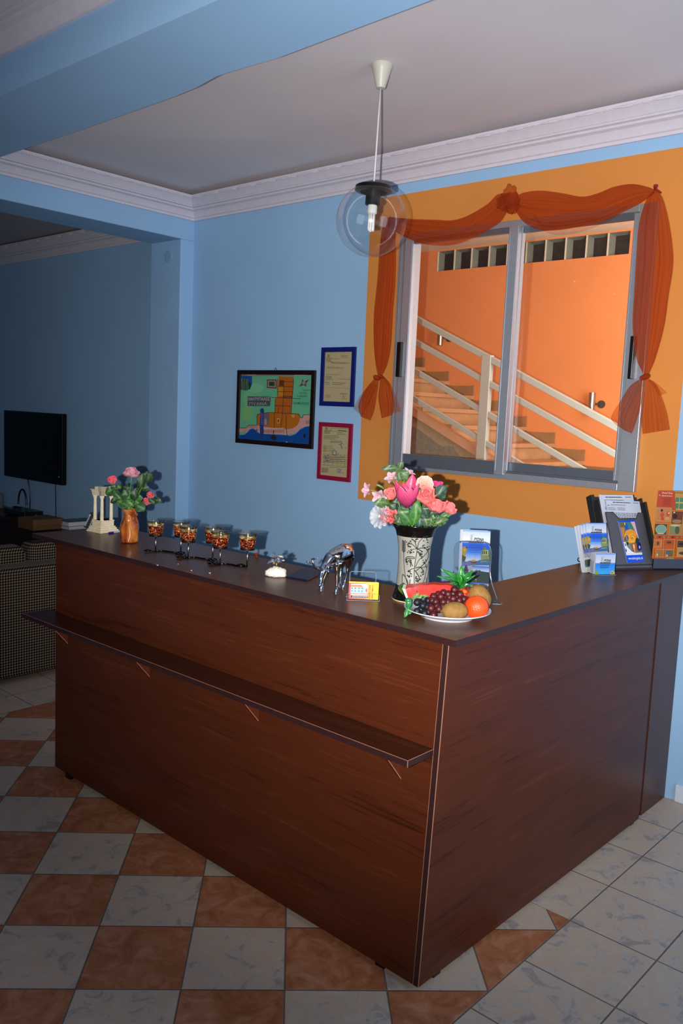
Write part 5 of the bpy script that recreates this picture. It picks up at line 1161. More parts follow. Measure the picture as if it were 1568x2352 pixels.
def hib(t):
    c = Z4(965, 350, .0); g = G(); ax = (0, -.9, .35)
    for k, an in enumerate((0.2, 1.45, 2.7, 3.95, 5.2)): petal(g, c, ax, an, .033, .034, .5, 1.45, lambda t_: min(1, .25+1.2*t_)*(1-max(0, t_-.7)**2*7)**.5 if t_ < 1 else .6, '#c48a76', '#caa698', cup=.2, wave=.06, nu=8, nv=7)
    rr = random.Random(2)
    g.obj('petals', PETAL, t, smooth=True)
    g = G()
    for k in range(40): a_ = rr.uniform(.0, 2*pi); r_ = rr.uniform(.006, .022); g.sph(c+Vector((r_*math.cos(a_), -.016+.012*(r_/.022)*0-.001, r_*math.sin(a_)+.006)), (.0006,)*3, 4, 3, col=lin('#b05a50'))
    g.tube([c, c+Vector((0, -.02, .004))], .0012, seg=5, col=lin('#e8c060')); g.obj('speckles', PETAL, t)
    g = G(); vstem(g, c+Vector((0, .01, 0)), (.01, .02)); g.obj('stem', LEAFM, t, smooth=True)
    g = G(); leaf(g, Z4(900, 420, .01), Z4(880, 330, .005), .018, '#2b4a2c'); leaf(g, Z4(900, 640, .0), Z4(870, 470, .0), .030, '#25423a', '#1f3830'); g.obj('leaves', LEAFM, t, smooth=True)
vflower('artificial_hibiscus', 'peach speckled hibiscus behind the right side of the tulip', hib)
def pinkb(t):
    g = G()
    for x, y, r_ in ((1130, 320, .013), (1170, 315, .008), (1205, 312, .008)): rose(g, Z4(x, y, .015), (.1, -.2, 1), r_, '#d83a7c', '#e05a90', opn=.5, seed=x)
    g.obj('buds', PETAL, t, smooth=True)
    g = G(); vstem(g, Z4(1150, 350, .015), (.02, .02)); g.obj('stem', LEAFM, t, smooth=True)
vflower('artificial_pink_buds', 'cluster of deep pink buds peeking above the coral roses', pinkb)
def greens(t):
    g = G()
    for p0, p1, w_, c_, dy in [((760, 900), (640, 620), .03, '#2c4a26', .0), ((700, 930), (560, 780), .03, '#33502a', -.03), ((640, 900), (560, 860), .02, '#3c5a2a', -.045), ((870, 940), (930, 700), .036, '#2a463c', -.035), ((880, 940), (900, 780), .03, '#31504a', -.05), ((1000, 940), (960, 800), .03, '#3f5c28', -.045), ((1010, 930), (1080, 810), .026, '#4a6a2e', -.04), ((1080, 930), (1290, 800), .026, '#4c6c30', -.02), ((1050, 700), (1110, 830), .034, '#223e34', .0), ((900, 600), (870, 480), .03, '#26423a', .01), ((620, 620), (500, 580), .03, '#2c4630', .01), ((980, 920), (1010, 600), .008, '#3a6a2a', -.02), ((700, 700), (840, 900), .04, '#24402c', .01), ((1000, 680), (900, 800), .04, '#253f34', -.01), ((1150, 800), (1000, 900), .03, '#3c5a28', .0)]:
        leaf(g, Z4(*p0, dy), Z4(*p1, dy), w_, c_, '#22382a')
    for x in (-.03, -.015, .0, .015, .03): g.tube([mth+Vector((x, 0, -.1)), mth+Vector((x*1.2, 0, .03))], .0016, seg=5, col=lin('#3a5a2a'))
    g.obj('leaves', LEAFM, t, smooth=True)
vflower('artificial_foliage', 'dark and mid green leaves filling the mouth of the carved vase', greens, 'foliage')

# ------------------------------------------------------------------ fruit plate
L = Loc(1026, 1415); PO = L.o; PX = mapper(L, .16582, 900, 1300)
pl = thing('plate', 'white shallow plate with a grey rim line holding artificial fruit', 'plate', PO, RH)
g = G(); g.lathe([(.0005, .003), (.066, .003), (.070, .0), (.074, .0), (.076, .004), (.100, .013), (.1225, .0215), (.1235, .023), (.1225, .0240), (.099, .0165), (.074, .0085), (.0005, .0075)], seg=72); g.obj('dish', mat('white_porcelain', '#dcdfe6', rough=.15, noise=.01), pl, smooth=50)
g = G(); g.lathe([(.1223, .0239), (.1236, .0232), (.1232, .0245)], seg=72, cap0=False, cap1=False); g.obj('rim_line', mat('bright_rim', '#f0f2f6', rough=.1), pl, smooth=True)
FG = 'artificial fruit on the white plate'
def fruit(name, label, cat='fruit'): return thing(name, label, cat, PO, RH, FG)
def orient(dirv): return Vector(dirv).to_track_quat('X', 'Z')
# mandarin
c = PX(1168, 570, -.040); t = fruit('mandarin', 'bright orange mandarin at the right of the fruit plate')
g = G(); g.sph(c, (.0335, .0335, .0330), 40, 28, f=lambda q: 1-.03*abs(q.z)**6); g.obj('peel', mat('orange_peel', '#ff4d14', rough=.28, noise=.04, nscale=300, bump=.45), t, smooth=True)
g = G(); g.lathe([(.003, 0), (.002, .002), (.0, .0025)], c=c+Vector((.0, .0, .0325)), seg=8); g.obj('stem_button', mat('green_button', '#5a7a2a'), t)
KW = mat('brown_kiwi_fuzz', '#8a6738', rough=.85, noise=.16, nscale=90, spec=.15)
c = PX(868, 622, -.075); t = fruit('kiwi', 'brown fuzzy kiwi lying in front of the red grapes'); g = G(); g.sph(c, (.0385, .027, .0255), 32, 20, rot=orient((1, .1, .03)), f=lambda q: 1-.05*abs(q.x)**5); g.obj('skin', KW, t, smooth=True)
g = G(); g.sph(c+Vector((-.0375, -.003, -.002)), (.003, .004, .004), 8, 6); g.obj('tip', mat('kiwi_tip', '#6a4a2c', rough=.9), t, smooth=True)
c = PX(1215, 430, .018); t = fruit('kiwi', 'brown fuzzy kiwi standing behind the mandarin'); g = G(); g.sph(c, (.042, .030, .030), 32, 20, rot=orient((.55, .3, -.75)), f=lambda q: 1-.05*abs(q.x)**5); g.obj('skin', KW, t, smooth=True)
g = G(); g.sph(c+Vector((-.022, -.012, .030)), (.003,)*3, 8, 6); g.obj('tip', mat('kiwi_tip', '#6a4a2c'), t, smooth=True)
GR_ = mat('dark_red_grape_skin', '#4a1016', rough=.45, noise=.35, nscale=60, sub=.0); GB = mat('blue_black_grape_skin', '#12141f', rough=.5, noise=.25, nscale=60)
t = fruit('grape_bunch', 'bunch of dark red grapes in the middle of the plate')
for x, y, dy in [(572, 425, 0), (672, 425, .0), (712, 372, .012), (775, 390, .0), (860, 330, .01), (845, 385, .012), (940, 395, -.002), (845, 455, -.012), (605, 500, -.02), (710, 500, -.022), (540, 585, -.05), (650, 600, -.055), (575, 680, -.060), (930, 480, -.01), (995, 460, .0), (770, 500, -.015), (640, 395, .012), (800, 440, -.004), (560, 480, -.012), (900, 440, .0), (620, 560, -.036), (700, 570, -.036), (1000, 500, .004)]:
    g = G(); g.sph(PX(x, y, dy), (.0108, .0108, .0112), 18, 12); g.obj('grape', GR_, t, smooth=True)
g = G(); g.tube([PX(600, 600, -.03), PX(640, 500, -.005), PX(760, 440, .012), PX(900, 400, .02)], .002, seg=6); g.obj('stalk', mat('grape_stalk', '#5a5a2a'), t)
t = fruit('grape_bunch', 'small bunch of blue-black grapes at the left of the plate')
for x, y, dy in [(432, 458, -.01), (345, 505, -.02), (500, 480, -.002), (425, 550, -.03), (345, 630, -.04), (450, 655, -.052), (400, 600, -.02), (490, 570, -.03), (500, 640, -.045)]:
    g = G(); g.sph(PX(x, y, dy), (.0102, .0102, .0104), 18, 12); g.obj('grape', GB, t, smooth=True)
g = G(); leaf(g, PX(270, 460, -.02), PX(385, 380, -.022), .012, '#4c6e34', '#64804a'); leaf(g, PX(340, 440, -.012), PX(500, 410, -.012), .010, '#4f7a34', '#6a8e48'); g.obj('leaves', LEAFM, t, smooth=True)
# watermelon wedge
t = fruit('watermelon_slice', 'red watermelon wedge with green rind at the back of the plate')
A0, A1 = PX(175, 300, .015), PX(900, 260, .075)
top = [PX(200, 262, .05), PX(515, 225, .062), PX(860, 240, .075)]; frt = [PX(185, 320, .005), PX(500, 262, .012), PX(850, 280, .02)]; bot = [PX(225, 450, -.002), PX(520, 430, .008), PX(850, 430, .014)]
g = G(); n_ = 14
def q3(s3, t_): a_, b_, c_ = s3; return a_*(1-t_)*(1-2*t_) + b_*4*t_*(1-t_) + c_*t_*(2*t_-1)
def ribbon(sa, sb_, off=Vector((0, 0, 0)), col=None): g.grid(lambda u, v: q3(sa, u)*(1-v)+q3(sb_, u)*v+off+Vector((0, .0012*math.sin(u*40), .001*math.sin(u*23+v*5))), n_, 6)
ribbon(top, frt); ribbon(frt, bot); g.obj('flesh', mat('watermelon_flesh', '#e0261c', rough=.3, noise=.10, nscale=140, bump=.08), t, smooth=35)
g = G(); back = [q+Vector((0, .035, -.02)) for q in top]; low = [q+Vector((0, .03, -.012)) for q in bot]; ribbon(top, back); ribbon(back, low); ribbon(low, bot)
L0 = [q3(s3, 1) for s3 in (top, frt, bot, low, back)]; b = g.av(L0); g.af(range(b, b+5)); g.obj('rind_back', mat('watermelon_rind', '#2f6a22', rough=.3, noise=.4, nscale=18), t, smooth=35)
g = G(); a_, f_, d_ = top[0], frt[0], bot[0]
g.prism([(0, 0), (1, 0), (1, 1)], 0, ((0, 0, 0), (1, 0, 0), (0, 1, 0), (0, 0, 1))) if False else None
b = g.av([a_, f_, d_, d_+Vector((-.006, .004, 0)), f_+Vector((-.009, .006, .0)), a_+Vector((-.008, .004, .001))]); g.k = 0; g.af((b, b+1, b+4, b+5)); g.af((b+1, b+2, b+3, b+4)); g.obj('rind_edge', mat('pale_rind', '#dfe3c4', rough=.4), t)
g = G(); c0_ = (a_+d_)/2
g.grid(lambda u, v: (a_+Vector((-.008, .004, .001)))*(1-u)**2+(f_+Vector((-.016, .012, -.004)))*2*u*(1-u)+(d_+Vector((-.006, .004, 0)))*u*u+Vector((-.010*math.sin(pi*u)*math.sin(pi*v*.5), .030*v, -.002*v)), 9, 6); g.obj('rind', mat('striped_green_rind', '#4f7a1c', rough=.3, noise=.5, nscale=40), t, smooth=True)
g = G()
for x, y in ((343, 352), (560, 400), (700, 330)): g.sph(PX(x, y, .0+.012*(x-343)/400), (.0016, .001, .0022), 6, 5)
g.obj('seed', mat('melon_seed', '#140a08', rough=.3), t)
# pineapple
t = fruit('pineapple', 'small artificial pineapple with spreading green crown at the back')
pc = PX(985, 400, .030)
def pscale(q): return 1+.05*math.sin(9*math.atan2(q.y, q.x)+12*q.z)*math.sin(9*math.atan2(q.y, q.x)-12*q.z)
g = G(); g.sph(pc, (.030, .026, .022), 36, 22, rot=orient((.6, .5, .2)), f=pscale); m_, nt, b_ = newmat('pineapple_skin'); mp = mapping(nt, (90, 90, 90)); vo = N(nt, 'ShaderNodeTexVoronoi'); vo.inputs['Scale'].default_value = 1; nt.links.new(mp.outputs[0], vo.inputs['Vector']); rp = ramp(nt, [(.1, '#f08a3c'), (.4, '#d84a24'), (.7, '#7a2418')]); nt.links.new(vo.outputs['Distance'], rp.inputs[0]); nt.links.new(rp.outputs[0], b_.inputs['Base Color']); b_.inputs['Roughness'].default_value = .2
g.obj('fruit_body', m_, t, smooth=True)
g = G(); cb = PX(935, 325, .02); PLG = ink('glossy_plastic_leaf', rough=.3, spec=.5)
for x, y, dy, w_, c_ in [(965, -5, .02, .020, '#238028'), (670, 35, .0, .018, '#1f6e28'), (620, 140, -.015, .013, '#2a7430'), (735, 160, -.03, .014, '#2f7a38'), (1120, 60, .03, .018, '#206624'), (1150, 130, .01, .013, '#2a6c2c'), (1100, 170, -.02, .014, '#2f8038'), (790, 235, -.02, .012, '#35853a'), (1120, 260, .01, .010, '#2a6a2c'), (950, 130, -.02, .018, '#22702a'), (880, 90, .04, .016, '#226a26'), (1030, 100, .04, .015, '#226026'), (850, 260, -.02, .010, '#3c8a44')]:
    leaf(g, cb, PX(x, y, dy), w_, c_, '#1f6a26', bend=.14, nrm=(0, -.6, .8), fold=.35)
g.obj('crown', PLG, t, smooth=True)
t = fruit('green_pepper', 'little glossy green plastic pepper with leaf hanging over the left rim')
g = G(); c = PX(232, 520, -.03); g.sph(c, (.0085, .008, .0135), 20, 14, rot=Vector((.05, 0, 1)).to_track_quat('Z', 'Y'), f=lambda q: 1+.12*math.cos(3*math.atan2(q.y, q.x))); g.sph(PX(225, 478, -.03), (.0095, .008, .008), 16, 10); g.obj('pepper_body', mat('glossy_green', '#277540', rough=.25), t, smooth=True)
g = G(); leaf(g, PX(240, 560, -.036), PX(172, 712, -.046), .014, '#2c7a3e', '#226430'); leaf(g, PX(270, 590, -.036), PX(238, 670, -.046), .010, '#2a7038', '#226430'); g.obj('leaf', PLG, t, smooth=True)

# ------------------------------------------------------------------ leaflets
def art_pydna(w_, h_, short=False):
    a = Art(w_, h_, [(345, 118), (1093, 116), (1093, 1700), (345, 1700)])
    if short: a = Art(w_, h_, [(345, 118), (1093, 116), (1093, 820), (345, 820)])
    a.gain = .58
    def band(y0, y1, ca, cb_, n_=10):
        for i in range(n_): a.rect(345, y0+(y1-y0)*i/n_, 1093, y0+(y1-y0)*(i+1)/n_+1, mixc(lin(ca), lin(cb_), i/(n_-1)), i == 0)
    band(116, 170, '#6fa0ee', '#b8ccf0', 4); band(170, 420, '#c2d0ee', '#dfe2ee', 8); band(420, 470, '#b4c8f0', '#3c78e8', 5)
    if short: band(470, 820, '#2a8cf0', '#48b4f8', 8)
    else: band(470, 560, '#2a6ee8', '#1a60e4', 4); band(560, 720, '#1a60e4', '#4a8cf0', 8); band(720, 930, '#5c98f0', '#d4d8e4', 8)
    a.poly([(555, 250), (585, 225), (610, 235), (612, 385), (550, 388)], '#b4b8c0')
    for x in (565, 580, 597): a.line([(x, 250), (x-2, 385)], 5, '#dfe3e8')
    a.line([(600, 205), (655, 280)], 3, '#9aa0ac'); a.line([(625, 200), (670, 262)], 3, '#b8bcc8')
    a.text('PYDNA', 648, 392, 118, '#0c0c10', wid=262, shear=.3, bold=.03); a.rect(515, 408, 908, 448, '#0c0c10')
    for k, ch_ in enumerate('TRAVEL'): a.text(ch_, 545+k*62, 440, 34, '#e8e8e8', wid=20)
    for y in (485, 525, 575, 615) if not short else (490, 520, 548, 576, 604): a.lines(500+(y % 7)*8, 895-(y % 5)*14, y-10, y+12, 1, '#1c3c9c', .05, .55, y)
    if short:
        a.poly([(345, 820), (345, 700), (400, 690), (450, 730), (470, 820)], '#a8b84c'); a.poly([(900, 820), (940, 700), (1020, 690), (1093, 740), (1093, 820)], '#c8cc9c'); a.disc(985, 760, 14, 30, '#3c4a2c'); return a
    for y in (655, 705): a.lines(540, 830, y-8, y+10, 1, '#1c3c9c', .05, .55, y)
    a.poly([(345, 560), (430, 552), (485, 575), (480, 620), (455, 720), (430, 800), (345, 830)], '#c8a024'); a.poly([(430, 552), (485, 575), (480, 615), (440, 590)], '#4a4018'); a.disc(410, 650, 28, 40, '#e0c040')
    a.poly([(345, 780), (380, 800), (455, 830), (440, 900), (400, 1010), (345, 1020)], '#5a5030'); a.poly([(380, 860), (440, 830), (430, 940), (400, 960)], '#3c5a2c')
    a.poly([(865, 640), (900, 590), (940, 545), (990, 560), (1000, 610), (1093, 640), (1093, 900), (860, 880)], '#7a8a4c')
    a.poly([(880, 640), (1040, 620), (1045, 760), (880, 760)], '#d8d8a0')
    for x in (888, 935, 985): a.poly([(x, 650), (x+30, 640), (x+30, 740), (x, 745)], '#2c3a24', x == 888)
    a.poly([(870, 760), (1050, 760), (1093, 860), (860, 880)], '#9aa45c'); a.poly([(345, 940), (480, 960), (540, 925), (600, 930), (740, 930), (860, 890), (1093, 880), (1093, 1030), (345, 1060)], '#4a78b4')
    a.poly([(345, 1000), (470, 985), (530, 925), (600, 1000), (580, 1060), (345, 1060)], '#7a7cae'); a.poly([(565, 930), (740, 925), (745, 965), (720, 995), (600, 990)], '#7a4a24'); a.poly([(600, 905), (700, 895), (720, 945), (600, 950)], '#e09a4c'); a.line([(700, 740), (700, 900)], 3, '#8088a0'); a.poly([(610, 1000), (720, 1000), (670, 1080)], '#7a8a5c')
    a.poly([(820, 930), (1000, 910), (1093, 905), (1093, 945), (830, 965)], '#6a8a6c'); a.line([(840, 940), (1000, 925)], 7, '#dfe6d0')
    band(1060, 1160, '#3a74d8', '#b4c4e8', 5); band(1160, 1240, '#c6cee6', '#e6e4ee', 4)
    a.poly([(345, 1080), (600, 1060), (680, 1120), (600, 1200), (400, 1230), (345, 1220)], '#b8b8c4'); a.line([(420, 1170), (590, 1170), (590, 1200)], 5, '#6a6c78')
    a.poly([(640, 1250), (720, 1215), (780, 1185), (830, 1160), (880, 1195), (1093, 1215), (1093, 1480), (345, 1480), (345, 1300)], '#3c4c4c'); a.poly([(780, 1195), (830, 1160), (890, 1205), (850, 1215)], '#4a5278')
    a.poly([(345, 1330), (560, 1290), (720, 1330), (1093, 1400), (1093, 1500), (345, 1500)], '#42543a'); a.disc(740, 1420, 30, 16, '#b89a3c'); a.line([(745, 1390), (748, 1500)], 8, '#c8a850')
    band(1500, 1580, '#2c5cc0', '#e4e4dc', 4); a.poly([(345, 1590), (760, 1560), (1093, 1600), (1093, 1700), (345, 1700)], '#e6dfbe'); a.line([(560, 1590), (1090, 1615)], 7, '#c8a434'); a.line([(780, 1540), (1090, 1560)], 6, '#6a94d8')
    for k in range(8): a.poly([(560+k*66, 1650), (580+k*66, 1632), (598+k*66, 1650), (598+k*66, 1700), (560+k*66, 1700)], '#1c1c24', k == 0)
    return a
PAPER = mat('white_paper', '#b2b5be', rough=.6, noise=.01)
def leaflet(label, loc, rz, tilt, w_, h_, group, art=None, th_=.0016, name='brochure', cat='brochure', rolly=0.):
    t = thing(name, label, cat, loc, rz, group); t.rotation_euler = (0, 0, rz); t.rotation_mode = 'XYZ'
    t.matrix_world = Matrix.Translation(loc) @ Matrix.Rotation(rz, 4, 'Z') @ Matrix.Rotation(rolly, 4, 'Y') @ Matrix.Rotation(-tilt, 4, 'X')
    g = G(); g.bb(-w_/2, w_/2, 0, th_, 0, h_); g.obj('paper', PAPER, t)
    if art: o = art(w_, h_).obj('print', t, ink('glossy_print', rough=.25)); o.location = (-w_/2, -.0002, 0)
    return t
bo = Loc(1089, 1358).o+Vector((0, 0, .004)); hb = Loc(1086, 1384).o
hd = thing('brochure_holder', 'clear acrylic brochure holder with rounded top behind the fruit plate', 'brochure holder', hb, RH)
half = [(0, .182), (.020, .182), (.038, .181), (.048, .176), (.055, .166), (.058, .150), (.0575, .13), (.0565, .11), (.0565, .09), (.059, .07), (.064, .05), (.071, .03), (.078, .012), (.080, 0)]; out = [(-x, z) for x, z in half[::-1]][:-1]+half
tl = lambda x, z, y0=0: (x, y0+z*.22+.012, z*.975)
for k, y0 in enumerate((0, .014)):
    g = G(); b = g.av([tl(x, z, y0+.02) for x, z in out]); g.af(range(b, b+len(out))); g.obj('plate', ACR, hd, solid=.0015)
    g = G(); g.tube([tl(x, z, y0+.02) for x, z in out], .0009, seg=6, closed=True); g.obj('plate_edge', mat('acrylic_dark_edge', '#5a626e', rough=.12, noise=.02), hd, smooth=True)
g = G(); g.prism([(-.085, 0), (.085, 0), (.088, .01), (.075, .06), (-.075, .06), (-.088, .01)], .002, ((0, -.012, 0), (1, 0, 0), (0, 1, 0), (0, 0, 1))); g.obj('foot_plate', ACR, hd)
g = G(); g.tube([(-.085, -.012, .001), (.083, -.012, .001), (.089, -.004, .001), (.088, .004, .001), (.075, .048, .001)], .0012, seg=6); g.obj('foot_edge', mat('acrylic_edge', '#b9bcc4'), hd, smooth=True)
def bl(k): return bo+Fh*(.004+.0035*k)-Rhh*(.0015*k)
leaflet('front leaflet in the acrylic holder, blue with boat photo, headed PYDNA', bl(0), RH, R(7), .0905, .194, 'leaflets in the holder behind the fruit', art_pydna)
for k in (1, 2, 3): leaflet('%s white edged leaflet behind the PYDNA one near the fruit' % ('second', 'third', 'last')[k-1], bl(k)-Rhh*.003, RH, R(7), .0905, .194, 'leaflets in the holder behind the fruit')

# right hand group
RZ = R(58)
L = Loc(1388, 1321); so_ = L.o
ex = Vector((math.cos(RZ), math.sin(RZ), 0)); ey = Vector((-math.sin(RZ), math.cos(RZ), 0))
hs = thing('leaflet_tray', 'small clear acrylic tray holding short stacked leaflets at desk right', 'brochure holder', so_, RZ)
g = G(); g.bb(-.052, .046, -.004, .085, 0, .002); g.obj('base', ACR, hs); g = G(); g.bb(-.052, -.050, .0, .085, .002, .055); g.obj('side_wall', ACR, hs)
g = G(); g.tube([(-.052, -.004, .001), (.046, -.004, .001), (.046, .085, .001), (-.052, .085, .001)], .001, seg=6, closed=True); g.tube([(-.051, .0, .002), (-.051, .02, .055), (-.051, .085, .09), (-.051, .085, .002)], .001, seg=6); g.obj('tray_edge', mat('acrylic_edge', '#b9bcc4'), hs)
sk = thing('leaflet_stack', 'thick block of short blue PYDNA leaflets in front of the taller ones', 'leaflets', so_+ey*.002+Vector((0, 0, .003)), RZ, 'leaflets at the right end of the desk')
g = G()
for k in range(14): g.bb(-.042+random.Random(k).uniform(-.0008, .0008), .042, .0+k*.0024, .0022+k*.0024, 0, .078+random.Random(k+5).uniform(-.001, .001))
g.obj('sheets', PAPER, sk); o = art_pydna(.084, .078, True).obj('print', sk, ink('glossy_print', rough=.25)); o.location = (-.042, -.0003, 0)
for k in range(5):
    leaflet(['tall PYDNA leaflet with boat photo at desk right, front of its fan', 'second leaflet of the fan at desk right', 'third leaflet of the fan at desk right', 'fourth leaflet of the fan at desk right', 'rearmost leaflet of the fan at desk right'][k], so_+ey*(.040+.004*k)+ex*(-.001-.004*k)+Vector((0, 0, .004)), RZ, R(13), .088, .186-.002*k, 'tall leaflets fanned at desk right', art_pydna if k < 3 else None, rolly=R(-2.0*k))
# black two-pocket stand
SM = mat('smoky_black_plastic', '#2a292c', rough=.35, noise=.03); SMG = mat('smoky_grey_front', '#4c4a50', rough=.4, noise=.05, nscale=40)
RZ2 = R(61); L = Loc(1458, 1309); ss = L.o+Vector((.03, 0, 0))*0; TL = R(24)
e2x = Vector((math.cos(RZ2), math.sin(RZ2), 0)); e2y = Vector((-math.sin(RZ2), math.cos(RZ2), 0))
Mst = Matrix.Translation(ss) @ Matrix.Rotation(RZ2, 4, 'Z') @ Matrix.Rotation(-TL, 4, 'X')
stn = thing('document_stand', 'black plastic document stand with stepped pocket leaning at desk right end', 'document stand', ss, RZ2)
def inst(g, name, m, **k):
    for i, v in enumerate(g.v): pass
    g.v = [tuple(Matrix.Rotation(-TL, 4, 'X') @ Vector(v)) for v in g.v]; return g.obj(name, m, stn, **k)
wF = .088
g = G(); g.prism([(-wF, 0), (wF, 0), (wF, .232), (wF-.022, .232), (wF-.036, .208), (-wF+.058, .208), (-wF+.034, .235), (-wF, .235)], .004, ((0, 0, 0), (1, 0, 0), (0, 0, 1), (0, 1, 0))); inst(g, 'front_pocket', SMG, bevel=.001)
g = G(); g.tube([(wF, -.001, 0), (wF, -.001, .232), (wF-.022, -.001, .232), (wF-.036, -.001, .208), (-wF+.058, -.001, .208), (-wF+.034, -.001, .235), (-wF, -.001, .235), (-wF, -.001, 0)], .0018, seg=6, closed=True); g.bb(-wF, wF, -.002, .0, .018, .022); inst(g, 'pocket_edge', SM)
g = G(); zb=.015; g.bb(-wF-.022, wF+.026, .026, .030, zb, .292); g.bb(-wF-.022, -wF-.018, .0, .030, zb, .292); g.bb(wF+.022, wF+.026, .0, .030, zb, .280); g.bb(-wF-.022, wF+.026, .0, .030, zb, .020); inst(g, 'back_tray', SM, bevel=.002)
g = G(); zb=.036; g.bb(-wF-.030, wF+.034, .062, .066, zb, .318); g.bb(-wF-.03, -wF-.026, .030, .066, zb, .318); g.bb(wF+.03, wF+.034, .030, .066, zb, .305); inst(g, 'back_tray', SM, bevel=.003)
g = G(); g.bb(wF+.006, wF+.018, .0255, .0262, .22, .275); inst(g, 'clear_slot', mat('brownish_slot', '#6a5650', rough=.3))
g = G(); g.bb(-wF-.02, wF+.03, -.004, .20, 0, .008); g.obj('base', SM, stn, bevel=.002)
g = G(); g.prism([(.02, .008), (.20, .008), (.165, .14), (.15, .15)], .012, ((-.05, 0, 0), (0, 1, 0), (0, 0, 1), (1, 0, 0))); g.obj('rear_support', SM, stn, bevel=.002)
Wp = lambda x, y, z: ss + Matrix.Rotation(RZ2, 3, 'Z') @ (Matrix.Rotation(-TL, 3, 'X') @ Vector((x, y, z)))
def sheet(label, x, y, z, w_, h_, art, group, name='paper_sheet', cat='paper', rolly=0.):
    t = thing(name, label, cat, Wp(x, y, z), 0, group)
    t.matrix_world = Matrix.Translation(Wp(x, y, z)) @ Matrix.Rotation(RZ2, 4, 'Z') @ Matrix.Rotation(-TL, 4, 'X') @ Matrix.Rotation(rolly, 4, 'Y')
    g = G(); g.bb(-w_/2, w_/2, 0, .002, 0, h_); g.obj('sheet', PAPER, t); o = art(w_, h_).obj('print', t, ink('glossy_print', rough=.25)); o.location = (-w_/2, -.0002, 0); return t
def art_form(w_, h_):
    a = Art(w_, h_, [(0, 0), (100, 0), (100, 140), (0, 140)]); a.gain = .66; a.bg('#dfe3f0')
    a.lines(20, 78, 3.2, 6.2, 1, '#23262e', .1, .6, 2); a.lines(80, 97, 3.2, 6, 1, '#23262e', .1, .4, 3); a.lines(12, 60, 8, 12, 2, '#6c7080', .3, .4, 4); a.lines(2, 8, 10, 12, 1, '#23262e', 0, .7); a.lines(2, 26, 15, 22, 3, '#6c7080', .2, .4, 5); a.lines(30, 60, 15, 22, 3, '#8a6c84', .3, .4, 6)
    a.lines(3, 97, 26, 38, 5, '#565a68', .1, .45, 7); a.lines(34, 58, 42, 50, 4, '#8a6c84', .2, .4, 8); a.lines(25, 98, 52, 60, 3, '#565a68', .1, .4, 9); return a
def art_form2(w_, h_):
    a = Art(w_, h_, [(0, 0), (100, 0), (100, 140), (0, 140)]); a.gain = .66; a.bg('#dfe3f0'); a.lines(18, 72, 4, 7, 1, '#23262e', .1, .6, 2); a.lines(76, 94, 4, 7, 1, '#23262e', .1, .4, 3); a.lines(14, 75, 10, 20, 3, '#565a68', .3, .4, 4); a.lines(10, 75, 24, 30, 2, '#565a68', .3, .4, 4); return a
sheet('white printed form rising highest out of the black stand', -.012, .014, .012, .162, .300, art_form2, 'printed forms in the black stand')
sheet('white printed form in front of the highest one in the black stand', .002, .007, .008, .160, .277, art_form, 'printed forms in the black stand', rolly=R(1.5))
def art_shell(w_, h_):
    a = Art(w_, h_, [(688, 168), (1110, 172), (1262, 972), (842, 988)]); a.bg('#0c4ed8')
    A_ = lambda *p: a.poly(*p)
    A_([(712, 200), (1098, 204), (1220, 838), (832, 846)], '#8a6a4a'); A_([(712, 200), (800, 202), (850, 330), (830, 400), (800, 560), (782, 580)], '#b88440'); A_([(720, 205), (800, 204), (840, 300), (740, 300)], '#6a6438')
    A_([(900, 202), (1030, 204), (1120, 400), (1130, 470), (950, 340), (840, 350)], '#3a8088'); A_([(1000, 204), (1098, 204), (1180, 600), (1130, 480), (1040, 280)], '#e4b0a0'); A_([(840, 300), (905, 220), (930, 300), (950, 350), (850, 350)], '#2454b4')
    a.disc(860, 240, 34, 46, '#4a5a3a'); a.disc(855, 235, 12, 30, '#d8d4c0')
    A_([(782, 585), (830, 585), (880, 690), (980, 780), (1060, 805), (1215, 800), (1220, 840), (832, 846)], '#e8ecf4')
    a.disc(965, 480, 148, 135, '#f0a02c', 28); 
    for k in range(15):
        an = -2.7+k*.28; a.line([(965+70*math.cos(an), 500+60*math.sin(an)), (965+150*math.cos(an+.22), 478+134*math.sin(an+.22))], 5, '#c8701c', k == 0)
    a.disc(1010, 520, 86, 92, '#f4ac34', 24); a.line([(1010+r_*math.cos(an), 522+r_*math.sin(an)) for r_, an in [(80-5.2*i, .3-i*.55) for i in range(15)]], 7, '#a8541c'); a.disc(998, 518, 10, 16, '#3a2c24')
    a.disc(870, 520, 45, 60, '#4c4a50'); a.line([(850, 470), (890, 560)], 8, '#c8ccd8'); a.line([(880, 480), (850, 560)], 6, '#b0b4c4'); A_([(830, 560), (880, 580), (930, 620), (1000, 780), (900, 700), (850, 620)], '#7a8a6a'); a.disc(880, 620, 24, 34, '#1c3020')
    A_([(985, 650), (1030, 625), (1080, 640), (1090, 700), (1050, 790), (1010, 770)], '#c4501c'); A_([(1005, 650), (1040, 640), (1050, 700), (1020, 740)], '#f0d060'); a.line([(1010, 640), (1020, 700), (1045, 790)], 9, '#e8f0e4')
    a.disc(1120, 580, 46, 60, '#2a3c2c'); a.disc(1150, 690, 52, 84, '#141c64'); a.disc(1160, 700, 18, 30, '#b8b4d4'); A_([(800, 600), (840, 650), (830, 680), (812, 650)], '#3a3438'); A_([(812, 700), (842, 750), (835, 790), (818, 780)], '#4a1c1c')
    a.line([(835, 828), (1218, 822)], 4, '#8c94a8'); a.text('www.mediterrygiultec.info', 866, 932, 74, '#f4f6fc', wid=350, shear=.35); return a
sheet('blue bordered card with an orange spiral shell, fixed on the black stand', -.001+.008, -.0045, .030, .082, .170, art_shell, None, 'postcard', 'postcard', rolly=R(-2.5))
